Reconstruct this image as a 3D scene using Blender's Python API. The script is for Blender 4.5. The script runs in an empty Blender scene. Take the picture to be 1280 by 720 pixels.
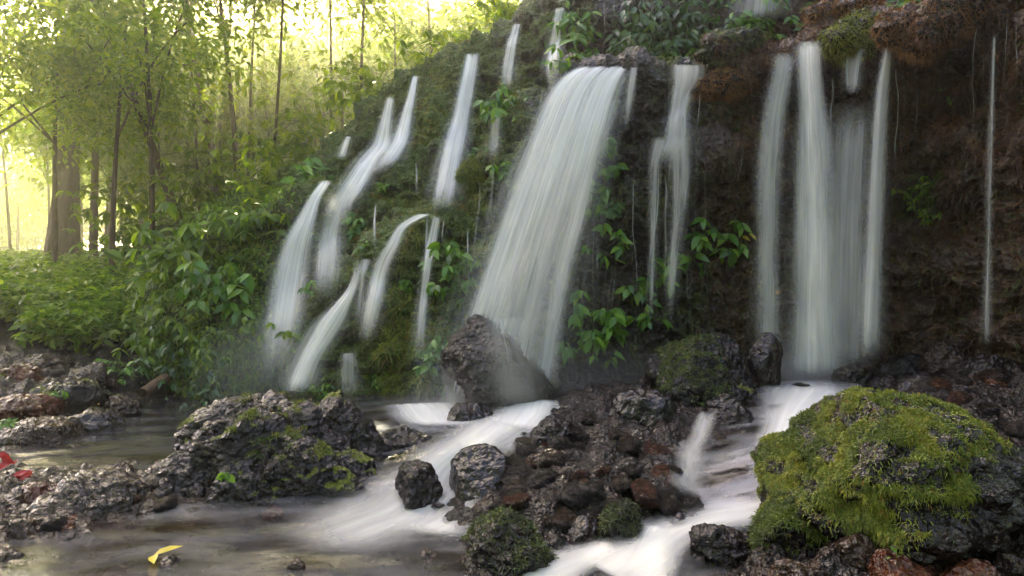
import bpy, math, random
import numpy as np
from mathutils import Vector

R = math.radians
random.seed(7)
rng = np.random.default_rng(7)
scene = bpy.context.scene
COL = scene.collection

# ------------------------------------------------------------------ camera
CAMZ = 1.5
F = 1280 * 24.0 / 36.0
cam_data = bpy.data.cameras.new("camera")
cam_data.lens = 24.0
cam_data.sensor_width = 36.0
cam_data.clip_start = 0.05
cam_data.clip_end = 500.0
cam = bpy.data.objects.new("camera", cam_data)
COL.objects.link(cam)
cam.location = (0, 0, CAMZ)
cam.rotation_euler = (R(90), 0, 0)
scene.camera = cam

# ------------------------------------------------------------------ sky, sun, exposure
SUN_EL, SUN_AZ = 33.0, -21.0          # degrees; azimuth measured from +Y, negative = left of view
world = bpy.data.worlds.new("World")
scene.world = world
world.use_nodes = True
wn = world.node_tree.nodes
bg = wn["Background"]
sky = wn.new("ShaderNodeTexSky")
sky.sky_type = 'NISHITA'
sky.sun_disc = False
sky.sun_elevation = R(SUN_EL)
sky.sun_rotation = R(SUN_AZ)
sky.air_density = 0.8
sky.dust_density = 4.0
sky.ozone_density = 0.0
wb = wn.new("ShaderNodeMix"); wb.data_type = 'RGBA'; wb.blend_type = 'MULTIPLY'; wb.inputs[0].default_value = 1.0
wb.inputs[7].default_value = (1.0, .885, .85, 1)          # camera white balance set for the shade
world.node_tree.links.new(sky.outputs[0], wb.inputs[6]); world.node_tree.links.new(wb.outputs[2], bg.inputs[0])
bg.inputs[1].default_value = 0.15

sd = bpy.data.lights.new("sun", 'SUN')
sd.energy = 5.0
sd.angle = R(0.53)
sd.color = (1.0, 0.90, 0.62)
sun = bpy.data.objects.new("sun", sd)
COL.objects.link(sun)
sdir = Vector((math.sin(R(SUN_AZ)) * math.cos(R(SUN_EL)), math.cos(R(SUN_AZ)) * math.cos(R(SUN_EL)), math.sin(R(SUN_EL))))
sun.rotation_euler = sdir.to_track_quat('Z', 'Y').to_euler()
sun.location = sdir * 60

vs = scene.view_settings
vs.view_transform = 'Standard'
vs.look = 'None'
vs.exposure = 3.2
vs.gamma = 1.0
vs.use_curve_mapping = False
HAZE = 0.0034
scene.display_settings.display_device = 'sRGB'

cy = scene.cycles
cy.use_denoising = True
try:
    cy.denoiser = 'OPENIMAGEDENOISE'
except Exception:
    pass
cy.denoising_prefilter = 'ACCURATE'
cy.max_bounces = 7
cy.diffuse_bounces = 3
cy.glossy_bounces = 3
cy.transmission_bounces = 4
cy.transparent_max_bounces = 24
cy.volume_bounces = 1
cy.caustics_reflective = False
cy.caustics_refractive = False
cy.sample_clamp_indirect = 6.0

# ------------------------------------------------------------------ helpers: noise
def _h(ix, iy, iz, seed):
    h = (ix.astype(np.int64) * 374761393 + iy.astype(np.int64) * 668265263 + iz.astype(np.int64) * 2147483647 + seed * 974634777) & 0xFFFFFFFF
    h = ((h ^ (h >> 13)) * 1274126177) & 0xFFFFFFFF
    h = ((h ^ (h >> 15)) * 2246822519) & 0xFFFFFFFF
    return h ^ (h >> 16)

def gnoise(p, seed=0):
    p = np.asarray(p, float)
    i = np.floor(p).astype(np.int64)
    f = p - i
    u = f * f * f * (f * (f * 6 - 15) + 10)
    out = 0
    for dx in (0, 1):
        for dy in (0, 1):
            for dz in (0, 1):
                h = _h(i[:, 0] + dx, i[:, 1] + dy, i[:, 2] + dz, seed)
                gx = ((h & 1023) / 511.5 - 1)
                gy = (((h >> 10) & 1023) / 511.5 - 1)
                gz = (((h >> 20) & 1023) / 511.5 - 1)
                d = gx * (f[:, 0] - dx) + gy * (f[:, 1] - dy) + gz * (f[:, 2] - dz)
                w = (u[:, 0] if dx else 1 - u[:, 0]) * (u[:, 1] if dy else 1 - u[:, 1]) * (u[:, 2] if dz else 1 - u[:, 2])
                out = out + w * d
    return out * 1.4

def fbm(p, octv=4, seed=0, gain=0.5):
    p = np.asarray(p, float)
    a, s, t = 1.0, 0, 0
    for k in range(octv):
        s = s + a * gnoise(p + 17.3 * k, seed + k)
        t += a
        a *= gain
        p = p * 2.03
    return s / t

def ridged(p, octv=4, seed=0, gain=0.5):
    p = np.asarray(p, float)
    a, s, t = 1.0, 0, 0
    for k in range(octv):
        s = s + a * (1 - 2 * np.abs(gnoise(p + 9.1 * k, seed + k)))
        t += a
        a *= gain
        p = p * 2.1
    return s / t

def worley(p, seed=0):
    """F1, F2 and cell id hash"""
    p = np.asarray(p, float)
    i = np.floor(p).astype(np.int64)
    f1 = np.full(len(p), 9.0); f2 = np.full(len(p), 9.0); cid = np.zeros(len(p))
    for dx in (-1, 0, 1):
        for dy in (-1, 0, 1):
            for dz in (-1, 0, 1):
                c = i + (dx, dy, dz)
                h = _h(c[:, 0], c[:, 1], c[:, 2], seed)
                q = c + np.stack([(h & 1023) / 1023, ((h >> 10) & 1023) / 1023, ((h >> 20) & 1023) / 1023], 1)
                d = np.sqrt(((p - q) ** 2).sum(1))
                m = d < f1
                f2 = np.where(m, f1, np.minimum(f2, d))
                cid = np.where(m, (h % 1000) / 1000.0, cid)
                f1 = np.where(m, d, f1)
    return f1, f2, cid

def smooth1(a, s, axis):
    if s <= 0: return a
    r = int(3 * s) + 1
    k = np.exp(-0.5 * (np.arange(-r, r + 1) / s) ** 2); k /= k.sum()
    a = np.moveaxis(a, axis, 0)
    pad = np.concatenate([np.repeat(a[:1], r, 0), a, np.repeat(a[-1:], r, 0)], 0)
    out = sum(k[j] * pad[j:j + len(a)] for j in range(2 * r + 1))
    return np.moveaxis(out, 0, axis)

def sstep(a, b, x):
    t = np.clip((x - a) / (b - a), 0, 1)
    return t * t * (3 - 2 * t)

def P(px, py, Y):
    return np.array(((px - 640) / F * Y, Y, CAMZ - (py - 360) / F * Y))

def norm(v):
    return v / np.maximum(np.linalg.norm(v, axis=-1, keepdims=True), 1e-9)

# ------------------------------------------------------------------ helpers: objects
def tag(o, label=None, cat=None, group=None, kind=None):
    if label: o['label'] = label
    if cat: o['category'] = cat
    if group: o['group'] = group
    if kind: o['kind'] = kind
    return o

def empty(name, loc, label=None, cat=None, group=None):
    o = bpy.data.objects.new(name, None)
    o.empty_display_size = 0.2
    COL.objects.link(o)
    o.location = loc
    return tag(o, label, cat, group)

def mesh_data(name, V, tris=None, quads=None, smooth=True, attrs=None, uv=None):
    me = bpy.data.meshes.new(name)
    V = np.ascontiguousarray(V, np.float32)
    nt = 0 if tris is None else len(tris)
    nq = 0 if quads is None else len(quads)
    me.vertices.add(len(V))
    me.vertices.foreach_set("co", V.ravel())
    parts = []
    if nt: parts.append(np.asarray(tris, np.int32).ravel())
    if nq: parts.append(np.asarray(quads, np.int32).ravel())
    lv = np.concatenate(parts)
    me.loops.add(len(lv))
    me.loops.foreach_set("vertex_index", lv)
    tot = np.concatenate([np.full(nt, 3, np.int32), np.full(nq, 4, np.int32)])
    start = np.concatenate([[0], np.cumsum(tot)[:-1]]).astype(np.int32)
    me.polygons.add(nt + nq)
    me.polygons.foreach_set("loop_start", start)
    me.polygons.foreach_set("loop_total", tot)
    me.polygons.foreach_set("use_smooth", np.full(nt + nq, smooth, bool))
    if uv is not None:
        l = me.uv_layers.new(name="uv")
        l.data.foreach_set("uv", np.asarray(uv, np.float32)[lv].ravel())
    for k, v in (attrs or {}).items():
        v = np.asarray(v, np.float32)
        if v.ndim == 1:
            a = me.attributes.new(k, 'FLOAT', 'POINT'); a.data.foreach_set("value", v)
        else:
            a = me.attributes.new(k, 'FLOAT_VECTOR', 'POINT'); a.data.foreach_set("vector", v.ravel())
    me.update()
    me.validate()
    return me

def link(name, me, mat, parent=None, loc=None):
    if mat is not None and not me.materials: me.materials.append(mat)
    o = bpy.data.objects.new(name, me)
    COL.objects.link(o)
    if parent is not None: o.parent = parent
    if loc is not None: o.location = loc
    return o

def grid_faces(nr, nc):
    i = np.arange(nr * nc).reshape(nr, nc)
    return np.stack([i[:-1, :-1], i[:-1, 1:], i[1:, 1:], i[1:, :-1]], -1).reshape(-1, 4)

def grid_normals(G):
    du = np.gradient(G, axis=1); dv = np.gradient(G, axis=0)
    return norm(np.cross(du, dv))

def tube(path, radii, seg=8, bump=0.0, seed=0, flute=0.0):
    path = np.asarray(path, float); n = len(path)
    T = norm(np.gradient(path, axis=0))
    ref = np.array((0.31, 0.95, 0.1))
    A = norm(np.cross(T, ref)); B = np.cross(T, A)
    th = np.linspace(0, 2 * np.pi, seg, endpoint=False)
    r = np.asarray(radii)[:, None] * np.ones(seg)[None]
    if flute:
        base = np.linspace(1, 0, n)[:, None] ** 2.2
        r = r * (1 + flute * base * (0.55 + 0.45 * np.cos(5 * th + 0.6 * np.sin(3 * th + seed))[None]))
    pos = path[:, None] + (np.cos(th)[None, :, None] * A[:, None] + np.sin(th)[None, :, None] * B[:, None]) * r[..., None]
    if bump:
        nz = fbm((pos * (4, 4, 1.0)).reshape(-1, 3), 3, seed).reshape(n, seg)
        pos = path[:, None] + (pos - path[:, None]) * (1 + bump * nz[..., None])
    i = np.arange(n * seg).reshape(n, seg); j = np.roll(i, -1, 1)
    q = np.stack([i[:-1], j[:-1], j[1:], i[1:]], -1).reshape(-1, 4)
    return pos.reshape(-1, 3), q

def merge(parts):
    V, Q, o = [], [], 0
    for v, q in parts:
        V.append(v); Q.append(q + o); o += len(v)
    return np.concatenate(V), np.concatenate(Q)

# leaves: pos = attachment, ax = pointing axis, nr = upper-face normal
def leaves_far(pos, ax, nr, L, W):
    ax = norm(ax); nr = norm(nr - (nr * ax).sum(1, keepdims=True) * ax); sd_ = np.cross(ax, nr)
    L = np.asarray(L)[:, None]; W = np.asarray(W)[:, None]
    b = pos; t = pos + ax * L - nr * L * 0.12
    l = pos + ax * L * 0.45 + sd_ * W * 0.5 + nr * W * 0.12
    r = pos + ax * L * 0.45 - sd_ * W * 0.5 + nr * W * 0.12
    V = np.stack([b, l, t, r], 1).reshape(-1, 3)
    k = np.arange(len(pos))[:, None] * 4
    T = np.concatenate([k + (0, 2, 1), k + (0, 3, 2)], 0)
    return V, T

def leaves_near(pos, ax, nr, L, W, droop=0.25):
    ax = norm(ax); nr = norm(nr - (nr * ax).sum(1, keepdims=True) * ax); sd_ = np.cross(ax, nr)
    L = np.asarray(L)[:, None]; W = np.asarray(W)[:, None]
    def pt(a, s, up, d): return pos + ax * L * a + sd_ * W * s + nr * W * up - nr * L * droop * d
    pts = [pt(0, 0, 0, 0), pt(.28, .42, .10, .05), pt(.28, 0, -.03, .05), pt(.28, -.42, .10, .05),
           pt(.62, .40, .08, .30), pt(.62, 0, -.04, .30), pt(.62, -.40, .08, .30), pt(1, 0, 0, 1)]
    V = np.stack(pts, 1).reshape(-1, 3)
    k = np.arange(len(pos))[:, None] * 8
    f = [(0, 2, 1), (0, 3, 2), (1, 2, 5), (1, 5, 4), (2, 3, 6), (2, 6, 5), (4, 5, 7), (5, 6, 7)]
    T = np.concatenate([k + t for t in f], 0)
    return V, T

def rand_dirs(n, r=rng):
    return norm(r.normal(size=(n, 3)))

# ------------------------------------------------------------------ materials
def new_mat(name):
    m = bpy.data.materials.new(name); m.use_nodes = True
    nt = m.node_tree
    for n in list(nt.nodes): nt.nodes.remove(n)
    out = nt.nodes.new("ShaderNodeOutputMaterial")
    def N(t, **kw):
        n = nt.nodes.new(t)
        for k, v in kw.items():
            if k.startswith('i_'):
                key = k[2:]
                n.inputs[int(key) if key.isdigit() else key].default_value = v
            else: setattr(n, k, v)
        return n
    def Lk(a, b): nt.links.new(a, b)
    return m, N, Lk, out

def ramp(N, stops, interp='LINEAR'):
    n = N("ShaderNodeValToRGB"); cr = n.color_ramp; cr.interpolation = interp
    while len(cr.elements) < len(stops): cr.elements.new(0.5)
    for e, (p, c) in zip(cr.elements, stops):
        e.position = p; e.color = (*c, 1) if len(c) == 3 else c
    return n

def rock_mat(name, cols, rough=(0.07, 0.24), scale=1.0, bump=1.0, moss=None, moss_amt=0.0, red=None, attr=False, spec=.34, coat=0.0, mosscol=((.02,.035,.006),(.07,.10,.012))):
    m, N, Lk, out = new_mat(name)
    geo = N("ShaderNodeNewGeometry")
    tc = N("ShaderNodeTexCoord")
    co = tc.outputs['Object']
    oi = N("ShaderNodeObjectInfo")
    add = N("ShaderNodeVectorMath", operation='ADD'); Lk(co, add.inputs[0])
    mul = N("ShaderNodeVectorMath", operation='SCALE'); mul.inputs['Scale'].default_value = 37.0
    comb = N("ShaderNodeCombineXYZ"); Lk(oi.outputs['Random'], comb.inputs[0]); Lk(oi.outputs['Random'], comb.inputs[2])
    Lk(comb.outputs[0], mul.inputs[0]); Lk(mul.outputs[0], add.inputs[1])
    v = add.outputs[0]
    def noise(sc, det=5, rgh=0.6, dist=0.0):
        n = N("ShaderNodeTexNoise"); n.inputs['Scale'].default_value = sc * scale; n.inputs['Detail'].default_value = det
        n.inputs['Roughness'].default_value = rgh; n.inputs['Distortion'].default_value = dist; Lk(v, n.inputs['Vector']); return n
    n1 = noise(3.5, 8, .65, .4); n2 = noise(14, 6, .7); n3 = noise(48, 2, .5); nb2 = noise(17, 3, .55)
    vor = N("ShaderNodeTexVoronoi"); vor.inputs['Scale'].default_value = 22 * scale; Lk(v, vor.inputs['Vector'])
    cr = ramp(N, [(0.28, cols[0]), (0.48, cols[1]), (0.62, cols[2]), (0.78, cols[3] if len(cols) > 3 else cols[2])])
    mx = N("ShaderNodeMath", operation='MULTIPLY_ADD'); mx.inputs[1].default_value = 0.35; Lk(n2.outputs[0], mx.inputs[0])
    m1 = N("ShaderNodeMath", operation='MULTIPLY'); m1.inputs[1].default_value = 0.65; Lk(n1.outputs[0], m1.inputs[0]); Lk(m1.outputs[0], mx.inputs[2])
    Lk(mx.outputs[0], cr.inputs[0])
    color = cr.outputs[0]
    rr = N("ShaderNodeMapRange"); rr.inputs[1].default_value = .35; rr.inputs[2].default_value = .68
    rr.inputs[3].default_value = rough[0]; rr.inputs[4].default_value = rough[1]
    nr_ = noise(7, 5, .7); Lk(nr_.outputs[0], rr.inputs[0])
    roughv = rr.outputs[0]
    def mixc(fac, a, b):
        n = N("ShaderNodeMix", data_type='RGBA'); Lk(fac, n.inputs[0])
        if hasattr(a, 'node'): Lk(a, n.inputs[6])
        else: n.inputs[6].default_value = (*a, 1)
        if hasattr(b, 'node'): Lk(b, n.inputs[7])
        else: n.inputs[7].default_value = (*b, 1)
        return n.outputs[2]
    if attr:
        ar = N("ShaderNodeAttribute", attribute_name='red')
        crd = ramp(N, [(0.3, (.02, .008, .003)), (.55, (.085, .034, .010)), (.75, (.16, .075, .02))]); Lk(n2.outputs[0], crd.inputs[0])
        color = mixc(ar.outputs['Fac'], color, crd.outputs[0])
    mossf = None
    if attr or moss_amt > 0:
        if attr:
            am = N("ShaderNodeAttribute", attribute_name='moss'); base = am.outputs['Fac']
        else:
            sep = N("ShaderNodeSeparateXYZ"); Lk(geo.outputs['Normal'], sep.inputs[0])
            mp = N("ShaderNodeMapRange"); mp.inputs[1].default_value = .25; mp.inputs[2].default_value = .8; Lk(sep.outputs[2], mp.inputs[0])
            nm = noise(2.2, 5, .65)
            mp2 = N("ShaderNodeMapRange"); mp2.inputs[1].default_value = .62 - .3 * moss_amt; mp2.inputs[2].default_value = .72 - .3 * moss_amt; Lk(nm.outputs[0], mp2.inputs[0])
            mm = N("ShaderNodeMath", operation='MULTIPLY'); Lk(mp.outputs[0], mm.inputs[0]); Lk(mp2.outputs[0], mm.inputs[1]); base = mm.outputs[0]
        nb = N("ShaderNodeMath", operation='MULTIPLY_ADD'); Lk(n2.outputs[0], nb.inputs[0]); nb.inputs[1].default_value = 1.6; nb.inputs[2].default_value = -.8
        ad = N("ShaderNodeMath", operation='ADD'); Lk(base, ad.inputs[0]); Lk(nb.outputs[0], ad.inputs[1])
        ma = N("ShaderNodeMapRange"); ma.inputs[1].default_value = .38; ma.inputs[2].default_value = .62; Lk(ad.outputs[0], ma.inputs[0])
        mb = N("ShaderNodeMath", operation='MULTIPLY'); Lk(ma.outputs[0], mb.inputs[0])
        mb2 = N("ShaderNodeMapRange"); mb2.inputs[1].default_value = .02; mb2.inputs[2].default_value = .25; Lk(base, mb2.inputs[0]); Lk(mb2.outputs[0], mb.inputs[1])
        mossf = mb.outputs[0]
        mc = ramp(N, [(.32, mosscol[0]), (.7, mosscol[1])]); Lk(n3.outputs[0], mc.inputs[0])
        color = mixc(mossf, color, mc.outputs[0])
        rmx = N("ShaderNodeMix", data_type='FLOAT'); Lk(mossf, rmx.inputs[0]); Lk(roughv, rmx.inputs[2]); rmx.inputs[3].default_value = .8
        roughv = rmx.outputs[0]
    h1 = N("ShaderNodeMath", operation='MULTIPLY_ADD'); Lk(nb2.outputs[0], h1.inputs[0]); h1.inputs[1].default_value = 1.0
    h2 = N("ShaderNodeMath", operation='MULTIPLY'); Lk(n3.outputs[0], h2.inputs[0]); h2.inputs[1].default_value = .22; Lk(h2.outputs[0], h1.inputs[2])
    h3 = N("ShaderNodeMath", operation='MULTIPLY_ADD'); Lk(vor.outputs[0], h3.inputs[0]); h3.inputs[1].default_value = .45; Lk(h1.outputs[0], h3.inputs[2])
    bp = N("ShaderNodeBump"); bp.inputs['Strength'].default_value = 0.9 * bump; bp.inputs['Distance'].default_value = 0.055 / scale; Lk(h3.outputs[0], bp.inputs['Height'])
    b = N("ShaderNodeBsdfPrincipled"); Lk(color, b.inputs['Base Color']); Lk(roughv, b.inputs['Roughness']); Lk(bp.outputs[0], b.inputs['Normal'])
    b.inputs['Specular IOR Level'].default_value = spec
    b.inputs['Coat Weight'].default_value = coat; b.inputs['Coat Roughness'].default_value = .12; Lk(bp.outputs[0], b.inputs['Coat Normal'])
    Lk(b.outputs[0], out.inputs[0])
    return m

def leaf_mat(name, dark, mid, light, trans=0.45, rough=0.4, spec=0.4, tk=(1.9, 1.75, .55)):
    m, N, Lk, out = new_mat(name)
    geo = N("ShaderNodeNewGeometry")
    cr = ramp(N, [(0.0, dark), (0.55, mid), (1.0, light)]); Lk(geo.outputs['Random Per Island'], cr.inputs[0])
    b = N("ShaderNodeBsdfPrincipled"); Lk(cr.outputs[0], b.inputs['Base Color']); b.inputs['Roughness'].default_value = rough
    b.inputs['Specular IOR Level'].default_value = spec
    t = N("ShaderNodeBsdfTranslucent")
    hs = N("ShaderNodeMix", data_type='RGBA', blend_type='MULTIPLY'); hs.inputs[0].default_value = 1
    Lk(cr.outputs[0], hs.inputs[6]); hs.inputs[7].default_value = (*tk, 1)
    Lk(hs.outputs[2], t.inputs[0])
    mx = N("ShaderNodeMixShader"); mx.inputs[0].default_value = trans
    Lk(b.outputs[0], mx.inputs[1]); Lk(t.outputs[0], mx.inputs[2]); Lk(mx.outputs[0], out.inputs[0])
    return m

def moss_mat(name):
    """blade moss: colour carried by the 'tint' attribute (0 dark olive .. 1 yellow green; red attribute for rusty moss)"""
    m, N, Lk, out = new_mat(name)
    at = N("ShaderNodeAttribute", attribute_name='tint'); ar = N("ShaderNodeAttribute", attribute_name='red')
    cr = ramp(N, [(0, (.012, .02, .005)), (.45, (.05, .08, .008)), (.8, (.13, .18, .012)), (1, (.26, .27, .02))]); Lk(at.outputs['Fac'], cr.inputs[0])
    c2 = ramp(N, [(0, (.022, .008, .004)), (.5, (.095, .036, .009)), (1, (.30, .13, .025))]); Lk(at.outputs['Fac'], c2.inputs[0])
    mx = N("ShaderNodeMix", data_type='RGBA'); Lk(ar.outputs['Fac'], mx.inputs[0]); Lk(cr.outputs[0], mx.inputs[6]); Lk(c2.outputs[0], mx.inputs[7])
    b = N("ShaderNodeBsdfPrincipled"); Lk(mx.outputs[2], b.inputs['Base Color']); b.inputs['Roughness'].default_value = .5
    t = N("ShaderNodeBsdfTranslucent"); Lk(mx.outputs[2], t.inputs[0])
    ms = N("ShaderNodeMixShader"); ms.inputs[0].default_value = .25; Lk(b.outputs[0], ms.inputs[1]); Lk(t.outputs[0], ms.inputs[2]); Lk(ms.outputs[0], out.inputs[0])
    return m

def simple_mat(name, cols, sc=6.0, rough=.7, bump=.4, stretch=(1, 1, 1), spec=.3):
    m, N, Lk, out = new_mat(name)
    tc = N("ShaderNodeTexCoord"); mp = N("ShaderNodeMapping"); mp.inputs['Scale'].default_value = stretch; Lk(tc.outputs['Object'], mp.inputs[0])
    n = N("ShaderNodeTexNoise"); n.inputs['Scale'].default_value = sc; n.inputs['Detail'].default_value = 7; n.inputs['Roughness'].default_value = .65; Lk(mp.outputs[0], n.inputs['Vector'])
    cr = ramp(N, [(.3, cols[0]), (.55, cols[1]), (.75, cols[2])]); Lk(n.outputs[0], cr.inputs[0])
    bp = N("ShaderNodeBump"); bp.inputs['Strength'].default_value = bump; bp.inputs['Distance'].default_value = .03; Lk(n.outputs[0], bp.inputs['Height'])
    b = N("ShaderNodeBsdfPrincipled"); Lk(cr.outputs[0], b.inputs['Base Color']); b.inputs['Roughness'].default_value = rough; b.inputs['Specular IOR Level'].default_value = spec
    Lk(bp.outputs[0], b.inputs['Normal']); Lk(b.outputs[0], out.inputs[0])
    return m

def fall_mat(name, col=(.90, .885, .86), gain=1.0, streak=2.6, fr=(7, 32, 1.6), fv=(.35, .5, 1.1)):
    """falling white water: streaked along the flow, open between the strands"""
    m, N, Lk, out = new_mat(name)
    uv = N("ShaderNodeUVMap"); uv.uv_map = 'uv'
    dn = N("ShaderNodeAttribute", attribute_name='dens')
    def noise(su, sv, det):
        mp = N("ShaderNodeMapping"); mp.inputs['Scale'].default_value = (su, sv, 1); Lk(uv.outputs[0], mp.inputs[0])
        n = N("ShaderNodeTexNoise"); n.inputs['Scale'].default_value = 1; n.inputs['Detail'].default_value = det; n.inputs['Roughness'].default_value = .6
        Lk(mp.outputs[0], n.inputs['Vector']); return n.outputs[0]
    a = noise(fr[0], fv[0], 2); b = noise(fr[1], fv[1], 3); c = noise(fr[2], fv[2], 2)
    s = N("ShaderNodeMath", operation='MULTIPLY_ADD'); Lk(a, s.inputs[0]); s.inputs[1].default_value = .9
    s2 = N("ShaderNodeMath", operation='MULTIPLY'); Lk(b, s2.inputs[0]); s2.inputs[1].default_value = .75; Lk(s2.outputs[0], s.inputs[2])
    s3 = N("ShaderNodeMath", operation='MULTIPLY_ADD'); Lk(c, s3.inputs[0]); s3.inputs[1].default_value = .35; Lk(s.outputs[0], s3.inputs[2])
    # sum mean ~1.0 ; alpha = dens*1.5 + (sum-1)*k
    s4 = N("ShaderNodeMath", operation='SUBTRACT'); Lk(s3.outputs[0], s4.inputs[0]); s4.inputs[1].default_value = 1.0
    s5 = N("ShaderNodeMath", operation='MULTIPLY'); Lk(s4.outputs[0], s5.inputs[0]); s5.inputs[1].default_value = streak
    s6 = N("ShaderNodeMath", operation='ADD'); Lk(s5.outputs[0], s6.inputs[0]); s6.inputs[1].default_value = 1.0
    s6.use_clamp = False
    mx0 = N("ShaderNodeMath", operation='MAXIMUM'); Lk(s6.outputs[0], mx0.inputs[0]); mx0.inputs[1].default_value = 0.0
    al = N("ShaderNodeMath", operation='MULTIPLY'); Lk(mx0.outputs[0], al.inputs[0]); Lk(dn.outputs['Fac'], al.inputs[1])
    ag = N("ShaderNodeMath", operation='MULTIPLY'); Lk(al.outputs[0], ag.inputs[0]); ag.inputs[1].default_value = gain
    cl = N("ShaderNodeMath", operation='MINIMUM'); Lk(ag.outputs[0], cl.inputs[0]); cl.inputs[1].default_value = .96
    d = N("ShaderNodeBsdfDiffuse"); d.inputs[0].default_value = (*col, 1)
    t = N("ShaderNodeBsdfTranslucent"); t.inputs[0].default_value = (*col, 1)
    ms = N("ShaderNodeMixShader"); ms.inputs[0].default_value = .4; Lk(d.outputs[0], ms.inputs[1]); Lk(t.outputs[0], ms.inputs[2])
    tr = N("ShaderNodeBsdfTransparent")
    m2 = N("ShaderNodeMixShader"); Lk(cl.outputs[0], m2.inputs[0]); Lk(tr.outputs[0], m2.inputs[1]); Lk(ms.outputs[0], m2.inputs[2])
    Lk(m2.outputs[0], out.inputs[0])
    return m

def water_mat(name):
    m, N, Lk, out = new_mat(name)
    tc = N("ShaderNodeTexCoord")
    mp = N("ShaderNodeMapping"); mp.inputs['Scale'].default_value = (1.6, 2.6, 1); mp.inputs['Rotation'].default_value = (0, 0, R(35)); Lk(tc.outputs['Object'], mp.inputs[0])
    n = N("ShaderNodeTexNoise"); n.inputs['Scale'].default_value = 1.5; n.inputs['Detail'].default_value = 3; Lk(mp.outputs[0], n.inputs['Vector'])
    bp = N("ShaderNodeBump"); bp.inputs['Strength'].default_value = .35; bp.inputs['Distance'].default_value = .04; Lk(n.outputs[0], bp.inputs['Height'])
    g = N("ShaderNodeBsdfGlossy"); g.inputs['Roughness'].default_value = .16; g.inputs[0].default_value = (.9, .92, 1, 1); Lk(bp.outputs[0], g.inputs['Normal'])
    tr = N("ShaderNodeBsdfTransparent"); tr.inputs[0].default_value = (.72, .60, .50, 1)
    d = N("ShaderNodeBsdfDiffuse"); d.inputs[0].default_value = (.55, .54, .56, 1)
    fm = N("ShaderNodeAttribute", attribute_name='foam')
    mp2 = N("ShaderNodeMapping"); mp2.inputs['Scale'].default_value = (1.1, 3.2, 1); mp2.inputs['Rotation'].default_value = (0, 0, R(35)); Lk(tc.outputs['Object'], mp2.inputs[0])
    n2 = N("ShaderNodeTexNoise"); n2.inputs['Scale'].default_value = 1.3; n2.inputs['Detail'].default_value = 4; Lk(mp2.outputs[0], n2.inputs['Vector'])
    mr = N("ShaderNodeMapRange"); mr.inputs[1].default_value = .38; mr.inputs[2].default_value = .75; mr.inputs[3].default_value = .0; mr.inputs[4].default_value = 1.0; Lk(n2.outputs[0], mr.inputs[0])
    fa = N("ShaderNodeMath", operation='MULTIPLY'); Lk(mr.outputs[0], fa.inputs[0]); Lk(fm.outputs['Fac'], fa.inputs[1])
    m1 = N("ShaderNodeMixShader"); Lk(fa.outputs[0], m1.inputs[0]); Lk(tr.outputs[0], m1.inputs[1]); Lk(d.outputs[0], m1.inputs[2])
    fr = N("ShaderNodeFresnel"); fr.inputs[0].default_value = 1.33; Lk(bp.outputs[0], fr.inputs[1])
    m2 = N("ShaderNodeMixShader"); Lk(fr.outputs[0], m2.inputs[0]); Lk(m1.outputs[0], m2.inputs[1]); Lk(g.outputs[0], m2.inputs[2])
    Lk(m2.outputs[0], out.inputs[0])
    return m

M = {}
DK = ((.004, .0032, .0035), (.009, .0065, .0065), (.024, .014, .011), (.055, .034, .025))
M['rock'] = rock_mat('wet_rock', DK)
M['rock_moss'] = rock_mat('wet_rock_mossy', DK, moss_amt=.35, mosscol=((.03, .04, .006), (.16, .17, .015)))
M['rock_brown'] = rock_mat('wet_brown_rock', ((.009, .006, .005), (.026, .015, .010), (.06, .034, .02), (.11, .07, .045)))
M['rock_red'] = rock_mat('rusty_rock', ((.012, .006, .004), (.05, .016, .008), (.11, .036, .016), (.17, .07, .032)))
M['rock_grey'] = rock_mat('pale_grey_rock', ((.008, .006, .005), (.026, .018, .014), (.06, .043, .034), (.13, .10, .082)), rough=(.10, .32))
M['cliff'] = rock_mat('cliff_rock', ((.005, .004, .0035), (.014, .010, .0075), (.034, .022, .014), (.065, .043, .027)), attr=True, rough=(.25, .7), scale=.8, spec=.35, coat=.1, bump=1.0, mosscol=((.018, .030, .004), (.085, .12, .010)))
M['bed'] = rock_mat('streambed_gravel', ((.005, .004, .0035), (.011, .0075, .006), (.03, .016, .011), (.07, .044, .033)), scale=1.5, bump=1.2)
M['soil'] = simple_mat('soil', ((.012, .008, .005), (.035, .022, .012), (.06, .045, .02)), sc=3, rough=.85)
M['bark'] = simple_mat('bark', ((.03, .018, .01), (.09, .055, .03), (.17, .115, .065)), sc=5, rough=.85, bump=.9, stretch=(3, 3, .6))
M['stem'] = simple_mat('green_stem', ((.03, .04, .012), (.06, .07, .02), (.08, .07, .03)), sc=5)
M['log'] = simple_mat('dead_wood', ((.05, .028, .016), (.12, .07, .04), (.2, .13, .08)), sc=5, stretch=(1, 6, 6), bump=.7)
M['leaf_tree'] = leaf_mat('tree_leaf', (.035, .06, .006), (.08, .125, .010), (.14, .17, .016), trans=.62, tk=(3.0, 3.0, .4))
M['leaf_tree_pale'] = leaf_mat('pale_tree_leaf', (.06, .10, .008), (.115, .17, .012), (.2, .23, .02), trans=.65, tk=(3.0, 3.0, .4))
M['leaf_shrub'] = leaf_mat('shrub_leaf', (.04, .085, .008), (.095, .17, .013), (.17, .23, .02), trans=.48, tk=(2.3, 2.3, .45))
M['leaf_plant'] = leaf_mat('cliff_plant_leaf', (.03, .10, .008), (.085, .21, .014), (.17, .30, .025), trans=.35, rough=.33, spec=.5)
M['leaf_dark'] = leaf_mat('dark_ivy_leaf', (.014, .045, .008), (.032, .09, .012), (.06, .13, .018), trans=.25, rough=.3, spec=.5)
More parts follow.
